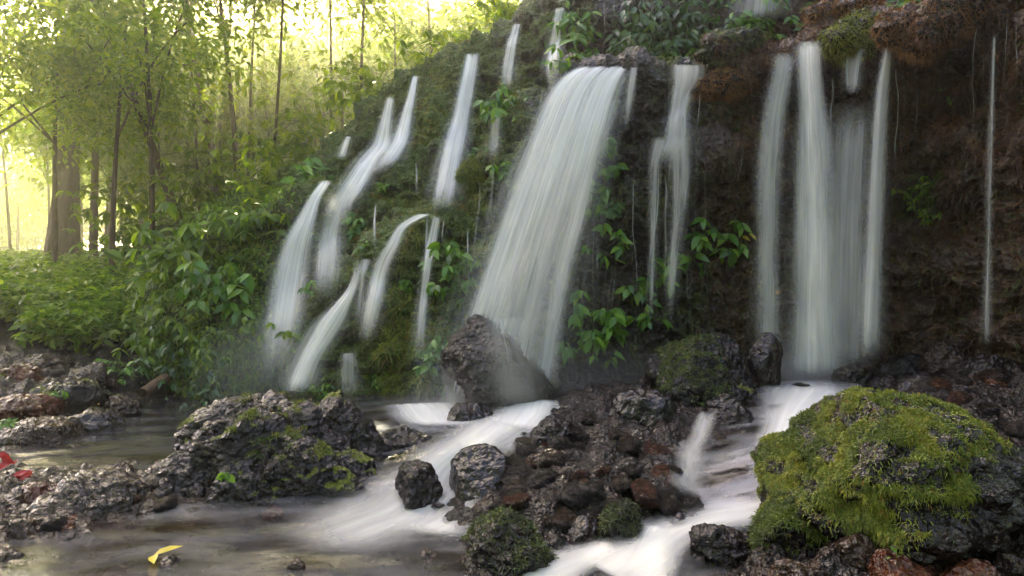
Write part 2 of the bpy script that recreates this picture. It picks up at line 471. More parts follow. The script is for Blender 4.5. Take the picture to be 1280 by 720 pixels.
M['leaf_yellow'] = leaf_mat('yellow_leaf', (.45, .36, .02), (.55, .45, .03), (.6, .5, .04), trans=.3)
M['leaf_orange'] = leaf_mat('orange_leaf', (.5, .2, .01), (.6, .25, .015), (.6, .28, .02), trans=.3)
M['leaf_red'] = leaf_mat('red_leaf', (.22, .01, .02), (.32, .015, .03), (.4, .03, .04), trans=.25)
M['moss'] = moss_mat('moss_blades')
M['fall'] = fall_mat('white_falling_water')
M['fall_wide'] = fall_mat('wide_falling_water', streak=3.6, fr=(5.5, 24, 1.3), fv=(.3, .45, .8))
M['rock_smooth'] = rock_mat('smooth_wet_rock', DK, rough=(.06, .2), bump=.45)
M['rapid'] = fall_mat('white_running_water', streak=1.9, fr=(4.5, 11, 2.2), fv=(.5, .9, 1.4))
M['water'] = water_mat('stream_water')
# ------------------------------------------------------------------ terrain heights
def rbf_fit(pts):
    pts = np.array(pts, float); X = pts[:, :2]; z = pts[:, 2]
    D = np.sqrt(((X[:, None] - X[None]) ** 2).sum(-1) + .02)
    n = len(X); A = np.zeros((n + 3, n + 3)); A[:n, :n] = -D + np.eye(n) * .02
    A[:n, n] = 1; A[:n, n + 1:] = X; A[n, :n] = 1; A[n + 1:, :n] = X.T
    w = np.linalg.solve(A, np.concatenate([z, [0, 0, 0]]))
    def f(x, y):
        x = np.asarray(x, float); y = np.asarray(y, float); sh = x.shape
        q = np.stack([x.ravel(), y.ravel()], 1); o = np.zeros(len(q))
        for s in range(0, len(q), 40000):
            k = q[s:s + 40000]
            o[s:s + 40000] = (-np.sqrt(((k[:, None] - X[None]) ** 2).sum(-1) + .02)) @ w[:n] + w[n] + k @ w[n + 1:]
        return o.reshape(sh)
    return f

def pz(px, py, z):   # the point of the plane z seen at that pixel
    Y = F * (CAMZ - z) / (py - 360); return ((px - 640) / F * Y, Y, z)

bed_pts = [pz(100, 715, -.12), pz(300, 700, -.13), pz(450, 705, -.12), pz(540, 715, -.10), pz(400, 655, -.08), pz(520, 650, -.05),
    pz(100, 610, .10), pz(30, 640, .06), pz(200, 620, .08), pz(10, 600, .06), pz(160, 585, .02), pz(0, 700, -.02),
    pz(130, 545, -.11), pz(200, 520, -.10), pz(60, 565, -.04), pz(220, 550, -.12), pz(20, 575, -.02), pz(260, 505, -.08),
    pz(345, 560, .15), pz(440, 560, .18), pz(470, 600, .02), pz(540, 600, .08),
    pz(560, 525, .24), pz(640, 520, .28), pz(500, 520, .22), pz(420, 490, .15), pz(600, 545, .25), pz(640, 600, .22),
    pz(620, 690, .06), pz(700, 580, .27), pz(800, 540, .40), pz(730, 490, .55), pz(760, 640, .14), pz(690, 640, .14), pz(820, 600, .27),
    pz(880, 480, .6), pz(900, 560, .36), pz(860, 600, .26), pz(1000, 492, .50), pz(1030, 468, .52), pz(960, 560, .33), pz(965, 600, .2),
    pz(880, 645, .0), pz(900, 620, .12), pz(740, 705, -.08), pz(830, 690, -.04), pz(960, 650, .08), pz(650, 719, -.08),
    pz(1150, 470, .62), pz(1250, 470, .80), pz(1260, 560, .52), pz(1260, 640, .27), pz(1100, 700, .22), pz(1270, 705, .22), pz(960, 700, .12), pz(1100, 640, .30), pz(1180, 660, .30), pz(1020, 690, .2),
    (-5.2, 7.4, .18), (-5.6, 8.0, .35), (-5.5, 6.6, .12), (-6.8, 9, .55), (-7.3, 11, .95), (-6.2, 11, .75), (-8, 16, 1.6), (-15, 12, 1.65), (-15, 25, 2.3), (-5, 25, 2.5),
    (-30, 60, 3), (0, 60, 4), (30, 60, 5), (-30, 5, 1.6), (-8, 3, .6), (-6.5, 6, .4), (0, 1.5, -.15), (-3, 2, -.1), (4, 2, .2), (5.5, 5.2, .9), (8, 6, 1.2), (6, 2, .5), (30, 6, 3)]
zbed = rbf_fit(bed_pts)

wl_pts = [pz(100, 700, 0), pz(300, 680, 0), pz(450, 690, 0), pz(540, 700, .0), pz(400, 650, .02), (-4, 7.5, 0), (-3.6, 8.8, 0), (-4.4, 6.2, 0), (-5.5, 7, 0), (-3, 4, 0), (-3.6, 5, 0),
    pz(500, 600, .10), pz(450, 625, .03), pz(560, 575, .24), pz(600, 560, .29), pz(560, 530, .32), pz(640, 522, .36), pz(500, 520, .30), pz(420, 490, .15), pz(350, 490, .02),
    pz(600, 640, .02), pz(570, 610, .08), pz(640, 600, .16), pz(700, 580, .23), pz(800, 540, .35), pz(730, 490, .5), pz(760, 640, .10), pz(690, 640, .09), pz(620, 690, .0),
    pz(1000, 492, .59), pz(1040, 472, .6), pz(975, 520, .52), pz(960, 560, .40), pz(965, 600, .27), pz(880, 645, .10), pz(920, 632, .15), pz(820, 650, .10), pz(740, 700, .02), pz(830, 690, .05), pz(660, 718, -.02),
    pz(1150, 470, .55), pz(1260, 560, .4), pz(1100, 700, .08), pz(960, 690, .04), (0, 1.5, -.05), (-3, 2, 0), (4, 2, .0), (-8, 9, 0), (6, 7, .5), (0, 10, .3), (-4, 11, .0)]
zwater = rbf_fit(wl_pts)

def polar_sheet(pxs, Ys):
    PX, YY = np.meshgrid(pxs, Ys); X = (PX - 640) / F * YY
    return X, YY

X, Y = polar_sheet(np.linspace(-260, 1540, 620), np.geomspace(1.2, 13.5, 430))
Z = zbed(X, Y)
p3 = np.stack([X.ravel(), Y.ravel(), np.zeros(X.size)], 1)
f1, f2, _ = worley(p3 * 4.5, 3); g1, g2, cid = worley(p3 * 11 + 5, 4); k1, _, _ = worley(p3 * 27 + 2, 5)
dry = sstep(-.06, .12, (Z - zwater(X, Y))).ravel()
d = (.17 * (0.55 - f1) + .025 * fbm(p3 * 2.2, 3, 8)) * (.35 + .65 * dry) + (.075 * (.5 - g1)) * (.6 + .4 * dry) + .022 * (.5 - k1) + .012 * fbm(p3 * 30, 2, 9)
Z = Z + d.reshape(Z.shape)
V = np.stack([X, Y, Z], -1).reshape(-1, 3)
q = grid_faces(*X.shape)
o = link('streambed', mesh_data('streambed', V, quads=q), M['bed'])
tag(o, 'brown pebbly bed of the stream between the rocks', 'streambed', kind='structure')

# water surface (one sheet, the bed and rocks stand through it)
X, Y = polar_sheet(np.linspace(-200, 1150, 420), np.geomspace(1.3, 11.5, 260))
Z = zwater(X, Y)
gx = np.abs(np.gradient(Z, axis=0) / np.gradient(Y, axis=0))
foam = np.clip(.16 + 1.4 * gx, 0, .8)
p3 = np.stack([X.ravel(), Y.ravel(), np.zeros(X.size)], 1)
Z = Z + (.02 * fbm(p3 * (1.5, 4, 1), 3, 31)).reshape(Z.shape)
# calm clear pool on the far left
foam = np.where((X < -2.2) & (Y > 5.4), .12, foam)
o = link('stream', mesh_data('stream', np.stack([X, Y, Z], -1).reshape(-1, 3), quads=grid_faces(*X.shape), attrs={'foam': foam.ravel()}), M['water'])
tag(o, 'shallow brown stream water sliding between the rocks', 'stream', kind='structure')

# forest floor out to the horizon
xs = np.linspace(-46, 46, 170); ys = np.linspace(-21, 69, 170)
X, Y = np.meshgrid(xs, ys); Z = zbed(X, Y) - .22
p3 = np.stack([X.ravel(), Y.ravel(), np.zeros(X.size)], 1)
Z = np.clip(Z, -1.2, 6) + (.25 * fbm(p3 * .35, 4, 12)).reshape(Z.shape) * sstep(9, 14, Y)
o = link('ground', mesh_data('ground', np.stack([X, Y, Z], -1).reshape(-1, 3), quads=grid_faces(*X.shape)), M['soil'])
tag(o, 'dark soil floor of the jungle', 'ground', kind='structure')
def zground(x, y): return np.clip(zbed(np.asarray(float(x)), np.asarray(float(y))), -1, 6) - .2

# ------------------------------------------------------------------ the cliff
# px : base, a, b, lipA, dA, c, lipB, dB, d, lipC
C_ = {
 1560: ((490,4.4),(380,4.5),(280,4.5),(180,4.3),.1,(60,4.4),(-100,4.2),.3,(-220,4.5),(-380,4.5)),
 1420: ((470,5.2),(380,5.3),(280,5.3),(180,5.1),.1,(90,5.2),(-30,4.9),.3,(-150,5.3),(-280,5.3)),
 1280: ((440,6.3),(350,6.4),(250,6.4),(170,6.2),.1,(90,6.2),(20,5.9),.15,(-70,6.1),(-180,6.1)),
 1200: ((445,6.9),(360,7.0),(260,7.0),(180,6.8),.1,(110,6.8),(30,6.4),.15,(-50,6.6),(-150,6.6)),
 1130: ((460,7.3),(370,7.4),(260,7.4),(170,7.2),.1,(110,7.15),(28,6.9),.4,(-20,7.6),(-140,7.8)),
 1090: ((468,7.5),(380,7.6),(270,7.6),(165,7.35),.1,(110,7.4),(46,7.2),.8,(0,8.2),(-140,8.4)),
 1030: ((470,7.6),(380,7.7),(270,7.7),(140,7.45),.08,(95,7.5),(48,7.3),1.2,(0,8.7),(-140,8.9)),
  950: ((465,7.7),(380,7.8),(270,7.8),(190,7.55),.1,(130,7.6),(74,7.3),1.2,(10,8.8),(-130,9.0)),
  860: ((450,7.8),(370,7.9),(280,7.9),(188,7.6),.2,(120,7.8),(82,7.6),1.2,(10,9.0),(-120,9.2)),
  790: ((480,7.7),(380,7.9),(280,7.9),(190,7.7),.2,(130,7.9),(82,7.8),1.2,(10,9.3),(-90,9.5)),
  720: ((500,7.3),(400,7.5),(300,7.7),(200,7.9),.15,(145,8.1),(100,8.2),1.2,(40,9.5),(-14,9.7)),
  660: ((505,7.2),(400,7.6),(320,7.9),(240,8.3),.2,(190,8.5),(150,8.8),.8,(80,9.8),(22,10.0)),
  600: ((500,7.6),(430,7.9),(350,8.2),(285,8.4),.4,(250,8.9),(215,9.1),.9,(130,10.4),(62,10.9)),
  540: ((500,7.8),(430,8.0),(340,8.3),(270,8.5),.8,(230,9.5),(190,9.8),.5,(130,10.8),(84,11.3)),
  490: ((492,8.0),(430,8.2),(360,8.4),(297,8.6),.9,(250,9.8),(200,10.1),.7,(150,11.3),(110,11.8)),
  440: ((488,8.3),(450,8.4),(400,8.6),(364,8.8),.9,(300,9.9),(238,10.4),.7,(200,11.5),(168,12.2)),
  390: ((487,8.8),(460,8.9),(430,9.0),(405,9.2),.6,(320,10.1),(247,10.7),.4,(235,11.6),(217,12.4)),
  340: ((492,9.3),(460,9.4),(420,9.6),(390,9.8),.3,(330,10.4),(278,11),.5,(268,12),(254,13)),
  270: ((500,9.4),(460,9.5),(420,9.7),(380,9.9),.2,(335,10.3),(290,10.9),.5,(285,12),(275,13.5)),
  210: ((490,10),(460,10.1),(430,10.3),(400,10.6),.2,(370,11),(335,11.8),.5,(325,13),(312,15)),
  150: ((462,11.5),(450,11.6),(435,11.8),(420,12),.2,(405,12.4),(385,13),.5,(372,14.5),(360,17)),
}
ckeys = sorted(C_)
rowsYZ = []
for k in ckeys:
    c = C_[k]; pts = []
    def yz(pp): return (pp[1], CAMZ - (pp[0] - 360) / F * pp[1])
    b = yz(c[0]); pts += [(b[0] - .05, b[1] - .9), b, yz(c[1]), yz(c[2])]
    l = yz(c[3]); pts += [l, (l[0] + c[4], l[1] + .04), yz(c[5])]
    l = yz(c[6]); pts += [l, (l[0] + c[7], l[1] + .06), yz(c[8])]
    l = yz(c[9]); pts += [l, (l[0] + 3, l[1] + .35), (max(l[0] + 8, 30), l[1] + 1.2), (50, l[1] + 2.0)]
    rowsYZ.append(pts)
A = np.array(rowsYZ)                                   # cols, rows, (Y,z)
NC = 860
cpx = np.linspace(ckeys[0], ckeys[-1], NC)
# denser where the picture is
rowpos = np.array([0, .9, 1.7, 2.6, 3.5, 3.9, 4.6, 5.3, 5.9, 6.6, 7.4, 7.9, 8.3, 8.6]); NR = 430
rv = np.interp(np.linspace(0, 1, NR), [0, 1], [rowpos[0], rowpos[-1]])
G = np.zeros((NR, NC, 2))
for j in range(2):
    cc = np.stack([np.interp(cpx, ckeys, A[:, r, j]) for r in range(A.shape[1])], 0)      # rows, NC
    cc = smooth1(cc, 9, 1)
    for i in range(NC): G[:, i, j] = np.interp(rv, rowpos, cc[:, i])
G = smooth1(G, 2.0, 0)
XX = (cpx[None] - 640) / F * G[..., 0]
S = np.stack([XX, G[..., 0], G[..., 1]], -1)
nrm = grid_normals(smooth1(smooth1(S, 4, 0), 4, 1))
nrm = np.where((nrm[..., 1:2] > 0) & (np.abs(nrm[..., 2:3]) < .6), -nrm, nrm)
nrm = np.where(nrm[..., 2:3] < -.6, -nrm, nrm)
q = S.reshape(-1, 3)
warp = np.stack([fbm(q * 1.3, 2, 41), fbm(q * 1.3 + 7, 2, 42), fbm(q * 1.3 + 15, 2, 43)], 1) * .35
qw = q + warp
f1, f2, _ = worley(qw * (1.5, 1.5, 1.9), 51); g1, g2, _ = worley(qw * (3.6, 3.6, 5.5), 52)
strata = ridged(qw * (.9, .9, 4.2), 3, 53)
groove = ridged(qw * (5.0, 5.0, .8), 3, 54)
d = .30 * fbm(q * .8, 3, 55) + .34 * (.62 - f1) * .9 + .20 * (.55 - g1) + .11 * strata + .06 * groove + .07 * ridged(q * 6, 3, 56) + .03 * fbm(q * 22, 3, 57)
fade = np.ones(NR); fade = np.interp(rv, [0, .5, 1, 7.4, 7.9, 8.6], [.2, .6, 1, 1, .8, .6])
d = d.reshape(NR, NC) * fade[:, None]
damp = 1 - .75 * sstep(1250, 1330, cpx) * 0
S2 = S + nrm * (d * damp)[..., None]
CV = S2.reshape(-1, 3)
CN = grid_normals(smooth1(smooth1(S2, 1.2, 0), 1.2, 1)); CN = np.where((CN * nrm).sum(-1, keepdims=True) < 0, -CN, CN).reshape(-1, 3)
cpxv = 640 + CV[:, 0] / CV[:, 1] * F; cpyv = 360 - (CV[:, 2] - CAMZ) / CV[:, 1] * F
n_a = fbm(CV * 1.1, 4, 61); n_b = fbm(CV * 2.6 + 9, 4, 62)
up = CN[:, 2]
right = sstep(840, 960, cpxv)
left = 1 - sstep(560, 760, cpxv)
moss_c = np.clip(.52 * left + .16 + .55 * n_a + .28 * up + .3 * sstep(330, 150, cpxv), 0, 1) * (1 - .25 * right)
moss_c += .5 * right * sstep(200, 230, cpyv) * sstep(300, 260, cpyv) * sstep(1095, 1120, cpxv) * sstep(1185, 1165, cpxv)
red_c = np.clip(right * (.55 + .9 * n_b + .35 * sstep(330, 40, cpyv)), 0, 1) * .9 + np.clip(.22 * (1 - right) * sstep(.05, .4, n_b), 0, 1)
o = cliff = link('cliff', mesh_data('cliff', CV, quads=grid_faces(NR, NC), attrs={'moss': np.clip(moss_c, 0, 1), 'red': np.clip(red_c, 0, 1)}), M['cliff'])
tag(o, 'dark wet mossy rock cliff the waterfalls run down', 'cliff', kind='structure')

# depth of the cliff along each line of sight through it, used to lay water and plants on its face
CELL = 4; GX0, GY0 = 100, -200; GW, GH = 340, 190
dep = np.full((GH, GW), np.inf)
ci = ((cpxv - GX0) / CELL).astype(int); cj = ((cpyv - GY0) / CELL).astype(int)
ok = (ci >= 0) & (ci < GW) & (cj >= 0) & (cj < GH)
np.minimum.at(dep, (cj[ok], ci[ok]), CV[ok, 1])
for _ in range(6):
    m = ~np.isfinite(dep)
    if not m.any(): break
    pad = np.pad(dep, 1, constant_values=np.inf)
    nb = np.min([pad[a:a + GH, b:b + GW] for a in range(3) for b in range(3)], 0)
    dep = np.where(m, nb, dep)
dep = np.where(np.isfinite(dep), dep, 14.0)
padd = np.pad(dep, 2, mode='edge')
depmin = np.min([padd[a:a + GH, b:b + GW] for a in range(5) for b in range(5)], 0)
def cliffY(px, py, front=False):
    dm = depmin if front else dep
    i = np.clip(((np.asarray(px, float) - GX0) / CELL).astype(int), 0, GW - 1); j = np.clip(((np.asarray(py, float) - GY0) / CELL).astype(int), 0, GH - 1)
    return dm[j, i]
def cliffN(px, py):
    e = 10
    a = P(px - e, py, float(cliffY(px - e, py))); b = P(px + e, py, float(cliffY(px + e, py))); c = P(px, py - e, float(cliffY(px, py - e))); d_ = P(px, py + e, float(cliffY(px, py + e)))
    n = np.cross(b - a, c - d_); n /= max(np.linalg.norm(n), 1e-6)
    return n if n[1] < 0 else -n

# moss and root fringe growing on the cliff: thin hanging blades
def blades(pos, nr, L, W, hang, r, spread=.5):
    n = len(pos)
    ax = norm(nr * (1 - hang)[:, None] + np.array((0, 0, -1.0)) * hang[:, None] + r.normal(size=(n, 3)) * spread)
    sdv = norm(np.cross(ax, nr + r.normal(size=(n, 3)) * .4))
    t = pos + ax * L[:, None] + np.array((0, 0, -1.0)) * (L * .45 * hang)[:, None]
    mid = pos + ax * (L * .55)[:, None] + nr * (L * .12)[:, None]
    V = np.stack([pos - sdv * W[:, None], pos + sdv * W[:, None], mid + sdv * W[:, None] * .8, mid - sdv * W[:, None] * .8, t], 1).reshape(-1, 3)
    k = np.arange(n)[:, None] * 5
    T = np.concatenate([k + (0, 1, 2), k + (0, 2, 3), k + (3, 2, 4)], 0)
    return V, T

vis = (cpyv > -60) & (cpyv < 500) & (cpxv > 150) & (cpxv < 1420) & (np.repeat(rv, NC) > .8) & (np.repeat(rv, NC) < 7.6)
wgt = np.where(vis, (np.clip(moss_c, 0, 1) ** 1.2 + .9 * red_c * right * sstep(300, 120, cpyv) + .25 * right) * (.06 + sstep(-.08, .2, n_b)), 0)
wgt /= wgt.sum()
NBL = 140000
idx = rng.choice(len(CV), NBL, p=wgt)
pos = CV[idx] + rng.normal(size=(NBL, 3)) * .012
tintv = np.clip(.34 + .5 * n_a[idx] + .22 * CN[idx, 2] + rng.normal(size=NBL) * .16 + .24 * left[idx], 0, 1)
redv = (rng.random(NBL) < np.clip(red_c[idx] * 1.1 * right[idx] + .12, 0, 1)).astype(float)
V, T = blades(pos, CN[idx], rng.uniform(.03, .12, NBL) * (1 + .8 * n_b[idx]), rng.uniform(.003, .0065, NBL), np.clip(rng.normal(.55, .2, NBL), 0, 1), rng)
o = link('cliff_moss', mesh_data('cliff_moss', V, tris=T, smooth=False, attrs={'tint': np.repeat(tintv, 5), 'red': np.repeat(redv, 5)}), M['moss'])
tag(o, 'green and rusty moss and root fringe hanging on the wet cliff face', 'moss', kind='stuff')
# ------------------------------------------------------------------ rocks
import bmesh
_ico = {}
def ico(sub):
    if sub not in _ico:
        bm = bmesh.new(); bmesh.ops.create_icosphere(bm, subdivisions=sub, radius=1.0)
        V = np.array([v.co[:] for v in bm.verts]); T = np.array([[v.index for v in f.verts] for f in bm.faces]); bm.free()
        _ico[sub] = (norm(V), T)
    return _ico[sub]

def rock_shape(seed, s, sub=5, ncut=12, rough=1.0, layered=0.0, lump=.14):
    ncut = ncut + 4; lump = lump * .7
    r_ = np.random.default_rng(seed)
    D, T = ico(sub); s = np.array(s, float)
    r = np.ones(len(D))
    nd = norm(r_.normal(size=(ncut, 3)) * (1, 1, .9)); hh = r_.uniform(.58, .92, ncut)
    for n, h in zip(nd, hh):
        c = D @ n
        lim = np.where(c > .05, h / np.maximum(c, .05), 9)
        k = 34.0
        r = -np.log(np.exp(-k * np.minimum(r, 2)) + np.exp(-k * np.minimum(lim, 2))) / k
    r /= np.percentile(r, 97)
    off = r_.uniform(-50, 50, 3)
    r = r * (1 + lump * fbm(D * 1.6 + off, 3, seed))
    V = D * r[:, None] * s
    N_ = norm(V / s ** 2 if True else V)
    sc = 1.0 / max(min(s), .02)
    m = float(np.mean(s))
    q = V + off
    f1, _, _ = worley(q * (1.9 / m) + .25 * np.stack([gnoise(q * 2 / m, 1), gnoise(q * 2 / m, 2), gnoise(q * 2 / m, 3)], 1), seed)
    h1, h2, _ = worley(q * (5.2 / m), seed + 2)
    d = m * rough * (.13 * (.55 - f1) + .09 * (.5 - h1) + .07 * ridged(q * (1.7 / m), 3, seed + 3) + .06 * ridged(q * (4.5 / m), 3, seed + 5))
    if layered: d = d + m * layered * ridged(q * (np.array((.8, .8, 5.5)) / m), 3, seed + 8) * .1
    d = d + min(.022, m * .06) * rough * (ridged(q * min(34, 13 / m), 3, seed + 9))
    V = V + N_ * d[:, None]
    return V, T

def vnormals(V, T):
    fn = np.cross(V[T[:, 1]] - V[T[:, 0]], V[T[:, 2]] - V[T[:, 0]])
    N_ = np.zeros_like(V)
    for k in range(3): np.add.at(N_, T[:, k], fn)
    return norm(N_)

def add_moss(root, V, T, n, amt, seed, L=(.015, .045), tint=.55, where=None, hang=.35, cutoff=.25):
    r_ = np.random.default_rng(seed)
    a = V[T[:, 0]]; b = V[T[:, 1]]; c = V[T[:, 2]]
    ar = np.linalg.norm(np.cross(b - a, c - a), axis=1)
    N_ = vnormals(V, T); cen = (a + b + c) / 3; nz = norm(np.cross(b - a, c - a))[:, 2]
    msk = sstep(cutoff - .2, cutoff + .3, nz + .9 * fbm(cen * 3.0 + seed, 4, seed)) * (1 if where is None else where(cen))
    msk = np.clip(msk - (1 - amt), 0, 1) / max(amt, .01)
    w = ar * msk
    if w.sum() <= 0: return
    i = r_.choice(len(T), n, p=w / w.sum())
    u = r_.random((n, 2)); f = u.sum(1) > 1; u[f] = 1 - u[f]
    pos = a[i] + (b[i] - a[i]) * u[:, :1] + (c[i] - a[i]) * u[:, 1:]
    nr = norm(np.cross(b[i] - a[i], c[i] - a[i]))
    cl = fbm(pos * 5 + seed, 3, seed + 1)
    hg = np.clip(hang + .35 * (1 - nr[:, 2]) + r_.normal(size=n) * .12, 0, 1)
    BV, BT = blades(pos, nr, r_.uniform(L[0], L[1], n) * (1 + .5 * cl), r_.uniform(.0013, .0030, n), hg, r_, .55)
    tv = np.clip(tint + .55 * cl + r_.normal(size=n) * .15, 0, 1)
    return link('moss', mesh_data('moss', BV, tris=BT, smooth=False, attrs={'tint': np.repeat(tv, 5), 'red': np.repeat((r_.random(n) < .04).astype(float), 5)}), M['moss'], root)

def rock(px, top, bot, w, Y, label, mat='rock', seed=1, sub=5, dep=1.0, ncut=9, rough=1.0, layered=0.0, rot=0, group=None, moss=None, name='rock', cat='rock', tilt=0.0, lump=.22):
    hh = (bot - top) / F * Y
    sx = w / 2 / F * Y * 1.04; sz = hh * .66; sy = sx * dep
    if seed % 3 == 0 and mat == 'rock': mat = 'rock_smooth'; rough = rough * .7
    V, T = rock_shape(seed, (sx, sy, sz), sub, ncut, rough, layered, lump)
    if tilt:
        c, s = math.cos(tilt), math.sin(tilt); V = np.stack([V[:, 0] * c + V[:, 2] * s, V[:, 1], -V[:, 0] * s + V[:, 2] * c], 1)
    zt = CAMZ - (top - 360) / F * Y
    # put the highest point and the width where they belong
    V[:, 0] *= (w / F * Y) / (V[:, 0].max() - V[:, 0].min())
    V[:, 0] -= (V[:, 0].max() + V[:, 0].min()) / 2
    base = CAMZ - (bot - 360) / F * Y
    V[:, 2] += zt - V[:, 2].max() - base
    loc = ((px - 640) / F * Y, Y, base)
    o = link(name, mesh_data(name, V, tris=T), M[mat], loc=loc)
    tag(o, label, cat, group)
    if moss: add_moss(o, V, T, seed=seed, **moss)
    return o

MS = lambda n, amt, tint=.5, **k: dict(n=n, amt=amt, tint=tint, **k)
# px, top, bottom, width, Y
rock(628, 392, 540, 156, 6.75, 'big purple-black boulder under the widest waterfall with a water film over it', seed=11, sub=6, dep=.75, ncut=5, rough=.7, cat='boulder', name='boulder')
# the long black boulder on the left: overlapping masses make one rock
def big_left():
    parts = []; o = 0; VV = []; TT = []
    for (px, top, bot, w, Y, seed, dp) in ((355, 488, 690, 230, 5.35, 21, .6), (310, 494, 660, 150, 5.4, 30, .6), (435, 494, 650, 100, 5.6, 31, .7), (255, 525, 660, 120, 5.2, 32, .6), (300, 505, 660, 190, 5.2, 23, .6), (405, 489, 640, 120, 5.5, 22, .8), (375, 545, 665, 190, 4.95, 24, .4), (245, 562, 660, 110, 5.0, 25, .7), (445, 530, 640, 90, 5.5, 26, .8), (300, 580, 660, 120, 4.85, 27, .5), (420, 560, 650, 110, 5.1, 28, .5), (225, 575, 650, 80, 5.2, 29, .8)):
        hh = (bot - top) / F * Y; s = (w / 2 / F * Y, w / 2 / F * Y * dp, hh * .6)
        V, T = rock_shape(seed, s, 5, 8, 1.5)
        V[:, 0] += (px - 640) / F * Y; V[:, 1] += Y; V[:, 2] += CAMZ - (top - 360) / F * Y - V[:, 2].max()
        VV.append(V); TT.append(T + o); o += len(V)
    V = np.concatenate(VV); T = np.concatenate(TT)
    c = P(345, 640, 5.2); V = V - c
    ob = link('boulder', mesh_data('boulder', V, tris=T), M['rock_moss'], loc=tuple(c))
    tag(ob, 'broad craggy black boulder with yellow-green moss patches between the two streams', 'boulder')
    add_moss(ob, V, T, 22000, .5, 5, tint=.75, cutoff=.5, where=lambda cn: np.clip(sstep(.42, .55, cn[:, 2] - .25 * np.minimum(cn[:, 0] + .2, 0)) * .9 + .15, 0, 1) * sstep(-.05, .2, fbm(cn * 2.5, 3, 91)))
big_left()
rock(515, 530, 578, 110, 5.7, 'low dark shelf of rock right of the broad craggy boulder', seed=31, dep=.7, layered=1)
rock(455, 575, 600, 60, 5.4, 'small wet rock tucked under the right end of the broad craggy boulder', seed=32)
rock(587, 503, 560, 66, 6.0, 'pointed dark rock in the mist at the foot of the big purple boulder', seed=33, dep=.9)
rock(628, 498, 530, 62, 6.5, 'rounded rock half veiled in mist under the widest waterfall', seed=34, rough=.5)
rock(681, 516, 585, 92, 5.35, 'jagged black rock right of the white rapids, highest of the three there', seed=35, ncut=11, dep=.9)
rock(605, 556, 634, 92, 4.75, 'angular dark brown rock splitting the white rapids, middle of the three there', seed=36, ncut=10, dep=.9, rough=.8)
rock(522, 576, 636, 64, 4.7, 'dark rounded rock standing alone in the white rapids', seed=37, ncut=9, rough=.8)
rock(548, 628, 644, 22, 4.55, 'small round stone under the water below the dark rounded rock', seed=38, rough=.5, sub=4)
rock(567, 638, 650, 16, 4.45, 'tiny round stone in the foam below the angular dark brown rock', seed=39, rough=.5, sub=4)
# middle mound
rock(885, 416, 520, 150, 6.2, 'large dark rock with a green mossy crown left of the tall split waterfall', 'rock_moss', seed=41, sub=6, ncut=9, moss=MS(16000, .55, .42, where=lambda c: sstep(.25, -.1, c[:, 0])), cat='boulder', name='boulder')
rock(955, 415, 475, 44, 6.25, 'small upright black rock beside the foot of the tall split waterfall', seed=42, ncut=6, rough=.6)
rock(838, 438, 490, 62, 6.3, 'brown rock with a water film under the thin falling threads', seed=43, rough=.5)
rock(915, 470, 505, 70, 6.35, 'dark block behind the mossy crowned rock', seed=44)
rock(803, 484, 575, 124, 5.65, 'broad glistening black rock at the left of the middle mound', seed=45, sub=6, ncut=10, rough=1.1)
rock(908, 492, 580, 76, 5.35, 'black overhanging rock between the small cascade and the white pool', seed=46, ncut=8, layered=1)
rock(850, 505, 560, 70, 5.8, 'dark wedge of rock above the small middle cascade', seed=47)
rock(868, 573, 600, 40, 4.85, 'smooth flat stone in the small middle cascade', seed=48, rough=.45, ncut=5)
rock(918, 588, 632, 78, 4.6, 'low black ledge right of the smooth flat stone', seed=49, layered=1, ncut=10)
rock(975, 505, 545, 40, 5.4, 'smooth dark rock washed by the right cascade', seed=50, rough=.4, ncut=4)
rock(985, 535, 565, 36, 5.0, 'smaller smooth rock below the washed one in the right cascade', seed=51, rough=.4, ncut=4)
rock(905, 650, 705, 90, 3.75, 'dark shelf rock with a flat top left of the moss covered boulder', seed=52, layered=1.2, dep=.8)
rock(640, 638, 735, 120, 3.75, 'rough dark rock with faint moss at the bottom edge of the picture', 'rock_moss', seed=53, sub=6, ncut=10, moss=MS(5000, .3, .35))
rock(775, 622, 690, 62, 4.0, 'dark mossy stone dividing the bottom rapids', 'rock_moss', seed=54, moss=MS(3000, .4, .3))
rock(720, 606, 650, 110, 4.35, 'flat brown slab in the middle rubble', 'rock_brown', seed=55, layered=1.2, dep=.7)
rock(690, 560, 600, 70, 4.9, 'ochre stained stone below the jagged black rock', 'rock_brown', seed=56)
rock(755, 560, 600, 66, 4.95, 'dark brown stone in the centre of the rubble', 'rock_brown', seed=57)
rock(830, 566, 612, 74, 4.75, 'dark rubble block left of the small middle cascade', seed=58)
rock(660, 600, 640, 60, 4.45, 'wet stone at the right edge of the lower stream', seed=59)
rock(730, 640, 675, 66, 4.05, 'low dark stone above the bottom rapids', seed=60)
rock(850, 605, 640, 64, 4.5, 'pitted reddish rock under the small middle cascade', 'rock_red', seed=61)
for k, (px, t, b, w, Y, lab) in enumerate([(700, 668, 690, 34, 3.95, 'small black stone breaking the foam fan at the bottom edge'), (792, 676, 700, 30, 3.85, 'small black stone splitting the white drop at the bottom edge'), (845, 640, 655, 26, 4.1, 'flat black stone in the smooth white current'), (945, 566, 590, 30, 4.75, 'dark stone at the left bank of the right cascade'),
    (1000, 478, 500, 40, 6.1, 'dark stone in the white pool near the foot of the tall split waterfall'), (655, 540, 560, 30, 5.4, 'small dark stone in the upper white rapids'), (470, 618, 636, 34, 4.75, 'low dark stone at the left edge of the white rapids'), (600, 690, 708, 26, 3.8, 'small black stone left of the rough dark rock at the bottom edge'), (985, 590, 612, 34, 4.5, 'wet black stone under the mossy boulder by the right cascade')]):
    rock(px, t, b, w, Y, lab, seed=250 + k, sub=4, rough=.8)
